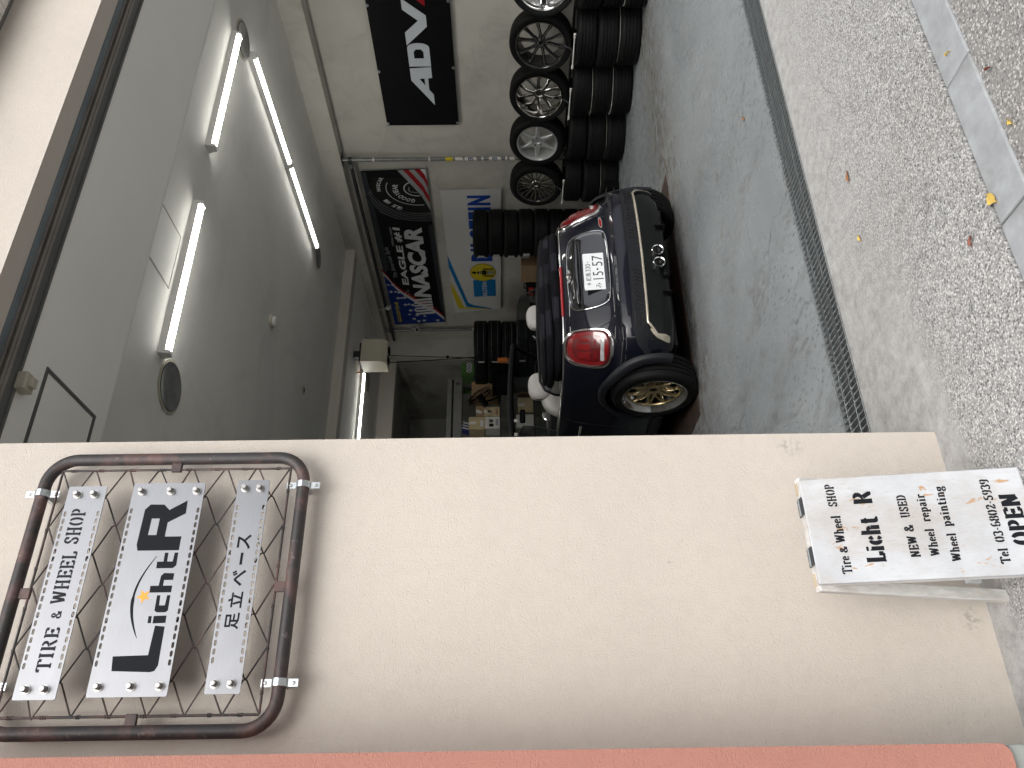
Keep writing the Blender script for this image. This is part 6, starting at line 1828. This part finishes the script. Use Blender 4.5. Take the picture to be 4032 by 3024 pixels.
# cabin
def puff(c, sx, sy, sz, n=2.6, k=16):
    m = MB(); c = V3(c)
    def sp(q, e): return math.copysign(abs(q) ** e, q)
    e = 2.0 / n
    for i in range(k + 1):
        t = -PI / 2 + PI * i / k
        for j in range(2 * k):
            p = 2 * PI * j / (2 * k)
            m.v.append(c + V3((sx * sp(math.cos(t), e) * sp(math.cos(p), e), sy * sp(math.cos(t), e) * sp(math.sin(p), e), sz * sp(math.sin(t), e))))
    for i in range(k):
        for j in range(2 * k):
            l = (j + 1) % (2 * k)
            m.f.append((i * 2 * k + j, i * 2 * k + l, (i + 1) * 2 * k + l, (i + 1) * 2 * k + j))
    return m
for s, x in ((-1, XC - .36), (1, XC + .33)):
    se = puff((x, 3.95, .58), .25, .28, .10, 4).build('seat', 'seat', car, smooth=60)
    sb_ = puff((x, 3.66, .83), .245, .085, .27, 3.2)
    sb_.v = [V3((v.x, v.y - (v.z - .83) * .30, v.z)) for v in sb_.v]
    sb_.build('backrest', 'seat', se, smooth=60)
    hr = puff((x, 3.545, 1.105), .125, .062, .098, 2.5)
    hr.build('headrest', 'seat', se, smooth=60)
    MB().tube([(x + .1265 * math.cos(rad(a)), 3.535, 1.105 + .0995 * math.sin(rad(a))) for a in range(0, 360, 12)], .0042, 6, closed=True).build('headrest_piping', 'piping', se, smooth=60)
    for q in (-.04, .04): MB().cyl((x + q, 3.56, .94), (x + q, 3.55, 1.03), .007, n=8).build('headrest_post', 'chrome', se)
for x in (-.30, .28):
    se = puff((XC + x, 3.42, .68), .22, .07, .25, 3).build('rear_seat', 'seat', car, smooth=60)
    puff((XC + x - .01, 3.40, .905), .12, .05, .065, 2.6).build('headrest', 'seat', se, smooth=60)
puff((XC, 3.35, .55), .52, .22, .08, 5).build('rear_bench', 'seat', car, smooth=60)
puff((XC, 4.72, .90), .64, .22, .075, 4).build('dashboard', 'blackmat', car, smooth=60)
sc_ = V3((XC + .36, 4.42, .93)); sa = V3((0, -1, .35)).normalized(); s1 = V3((1, 0, 0)); s2 = sa.cross(s1)
MB().tube([sc_ + (s1 * math.cos(2 * PI * i / 28) + s2 * math.sin(2 * PI * i / 28)) * .175 for i in range(28)], .015, 8, closed=True).build('steering_wheel', 'blackmat', car, smooth=60)
MB().bar(sc_ - s1 * .17, sc_ + s1 * .17, .035, .015).build('steering_spokes', 'blackmat', car)
for q in ((XC - .60, 4.60, .985), (XC + .60, 4.60, .985), (XC - .1, 4.58, .985)):
    MB().lathe([(.055, 0), (.058, .012), (.048, .016), (.044, .004)], q, (0, -1, 0), 24).lathe([(.043, .004), (.02, .006), (0, .004)], q, (0, -1, 0), 24).build('air_vent', 'chrome', car, smooth=40)
# wind deflector behind the front seats: thin frame with dark net
wd = [V3((XC - .56, 3.33, .955)), V3((XC - .565, 3.31, 1.00)), V3((XC - .535, 3.29, 1.075)), V3((XC - .46, 3.28, 1.112)), V3((XC, 3.28, 1.122)), V3((XC + .46, 3.28, 1.112)), V3((XC + .535, 3.29, 1.075)), V3((XC + .565, 3.31, 1.00)), V3((XC + .56, 3.33, .955))]
wf_ = MB().tube(wd, .011, 8).build('wind_deflector', 'plastic', car, smooth=60)
net = MB().add([p + V3((0, .002, 0)) for p in wd], [tuple(range(len(wd)))])
mnet, t_, b_n = newmat('wind_net')
t_.l(t_.mix(t_.noise(900, 1, .5, t_.obj()), (.01, .01, .012), (.03, .031, .036)), b_n.inputs['Base Color']); b_n.inputs['Alpha'].default_value = .55; b_n.inputs['Roughness'].default_value = .8
net.build('net', mnet, wf_)

# folded soft top: two stacked folds with a lighter weave panel
def fold(xr, y0, y1, z0, z1, seed, nx=40, nt=22):
    rnd = random.Random(seed); m = MB()
    ph = [rnd.uniform(0, 6) for _ in range(6)]
    for i in range(nx + 1):
        q = -1 + 2 * i / nx
        tap = max(0.0, 1 - abs(q) ** 5.0) ** .5
        lump = .010 * math.sin(5 * q + ph[0]) + .006 * math.sin(11 * q + ph[1])
        yc = (y0 + y1) / 2 + .10 * (abs(q) ** 2.2); zc_ = (z0 + z1) / 2 - .012 * q * q + lump * .5
        ry = (y1 - y0) / 2 * (.35 + .65 * tap); rz = (z1 - z0) / 2 * (.30 + .70 * tap)
        for k in range(nt):
            a = 2 * PI * k / nt
            rr = 1 + .05 * math.sin(3 * a + ph[2] + 2 * q) + .025 * math.sin(5 * a + 4 * q + ph[3])
            c, s_ = math.cos(a), math.sin(a)
            m.v.append(V3((XC + q * xr + .01, yc + ry * rr * math.copysign(abs(c) ** .75, c), zc_ + rz * rr * math.copysign(abs(s_) ** .75, s_))))
    for i in range(nx):
        for k in range(nt):
            l = (k + 1) % nt
            m.f.append((i * nt + k, i * nt + l, (i + 1) * nt + l, (i + 1) * nt + k))
    m.f.append(tuple(range(nt))[::-1]); m.f.append(tuple(nx * nt + k for k in range(nt)))
    return m
st = fold(.64, 2.600, 3.02, .940, 1.062, 1).build('soft_top', 'softtop', car, smooth=70)
f2 = fold(.655, 2.622, 3.12, 1.000, 1.102, 2); f2m = f2.build('upper_fold', 'softtop', st, smooth=70)
f3 = fold(.63, 2.655, 3.12, 1.055, 1.132, 3); f3m = f3.build('top_fold', 'softtop', st, smooth=70)
def weave(mbx, a0, a1, b0, b1, d, nm):
    """lighter woven patches of the cloth pattern laid on a fold"""
    bv = BVHTree.FromPolygons([tuple(v) for v in mbx], [], all_triangles=False) if False else None
for msh, zs in ((f2, (1.042, 1.080)), (f3, (1.092, 1.120)), (None, (.985, 1.03))):
    src = msh if msh is not None else fold(.64, 2.600, 3.02, .940, 1.062, 1)
    src_v = src.v if msh is None else [v + ORG[car.name] * 0 for v in src.v]
    bv = BVHTree.FromPolygons([tuple(v) for v in src_v], src.f)
    for (a0, a1) in (((-.42, -.22), (.02, .22), (.40, .52)) if msh is not None else ((-.30, -.12), (.12, .30))):
        m = MB(); nx_, nz_ = 10, 4
        ok = True
        for j in range(nz_ + 1):
            for i in range(nx_ + 1):
                x = XC + a0 + (a1 - a0) * i / nx_; z = zs[0] + (zs[1] - zs[0]) * j / nz_
                h, n, _i, _d = bv.ray_cast(V3((x, 1.5, z)), V3((0, 1, 0)))
                if h is None: ok = False; break
                if n.y > 0: n = -n
                m.v.append(h + n * .0015)
            if not ok: break
        if not ok: continue
        W_ = nx_ + 1
        for j in range(nz_):
            for i in range(nx_): m.f.append((j * W_ + i, j * W_ + i + 1, (j + 1) * W_ + i + 1, (j + 1) * W_ + i))
        m.build('weave_patch', 'softlight', st, smooth=70)
# nose, hardly seen
for s in (-1, 1):
    c = V3((XC + s * .60, 5.86, .72))
    hl = MB().lathe([(.115, 0), (.118, .03), (.10, .045), (.098, .03)], c + V3((0, -.04, 0)), (s * .15, 1, .15), 28).build('headlight', 'chrome', car, smooth=40)
    MB().lathe([(.099, .03), (.06, .06), (0, .068)], c + V3((0, -.04, 0)), (s * .15, 1, .15), 28).build('lens', 'clearlens', hl, smooth=50)
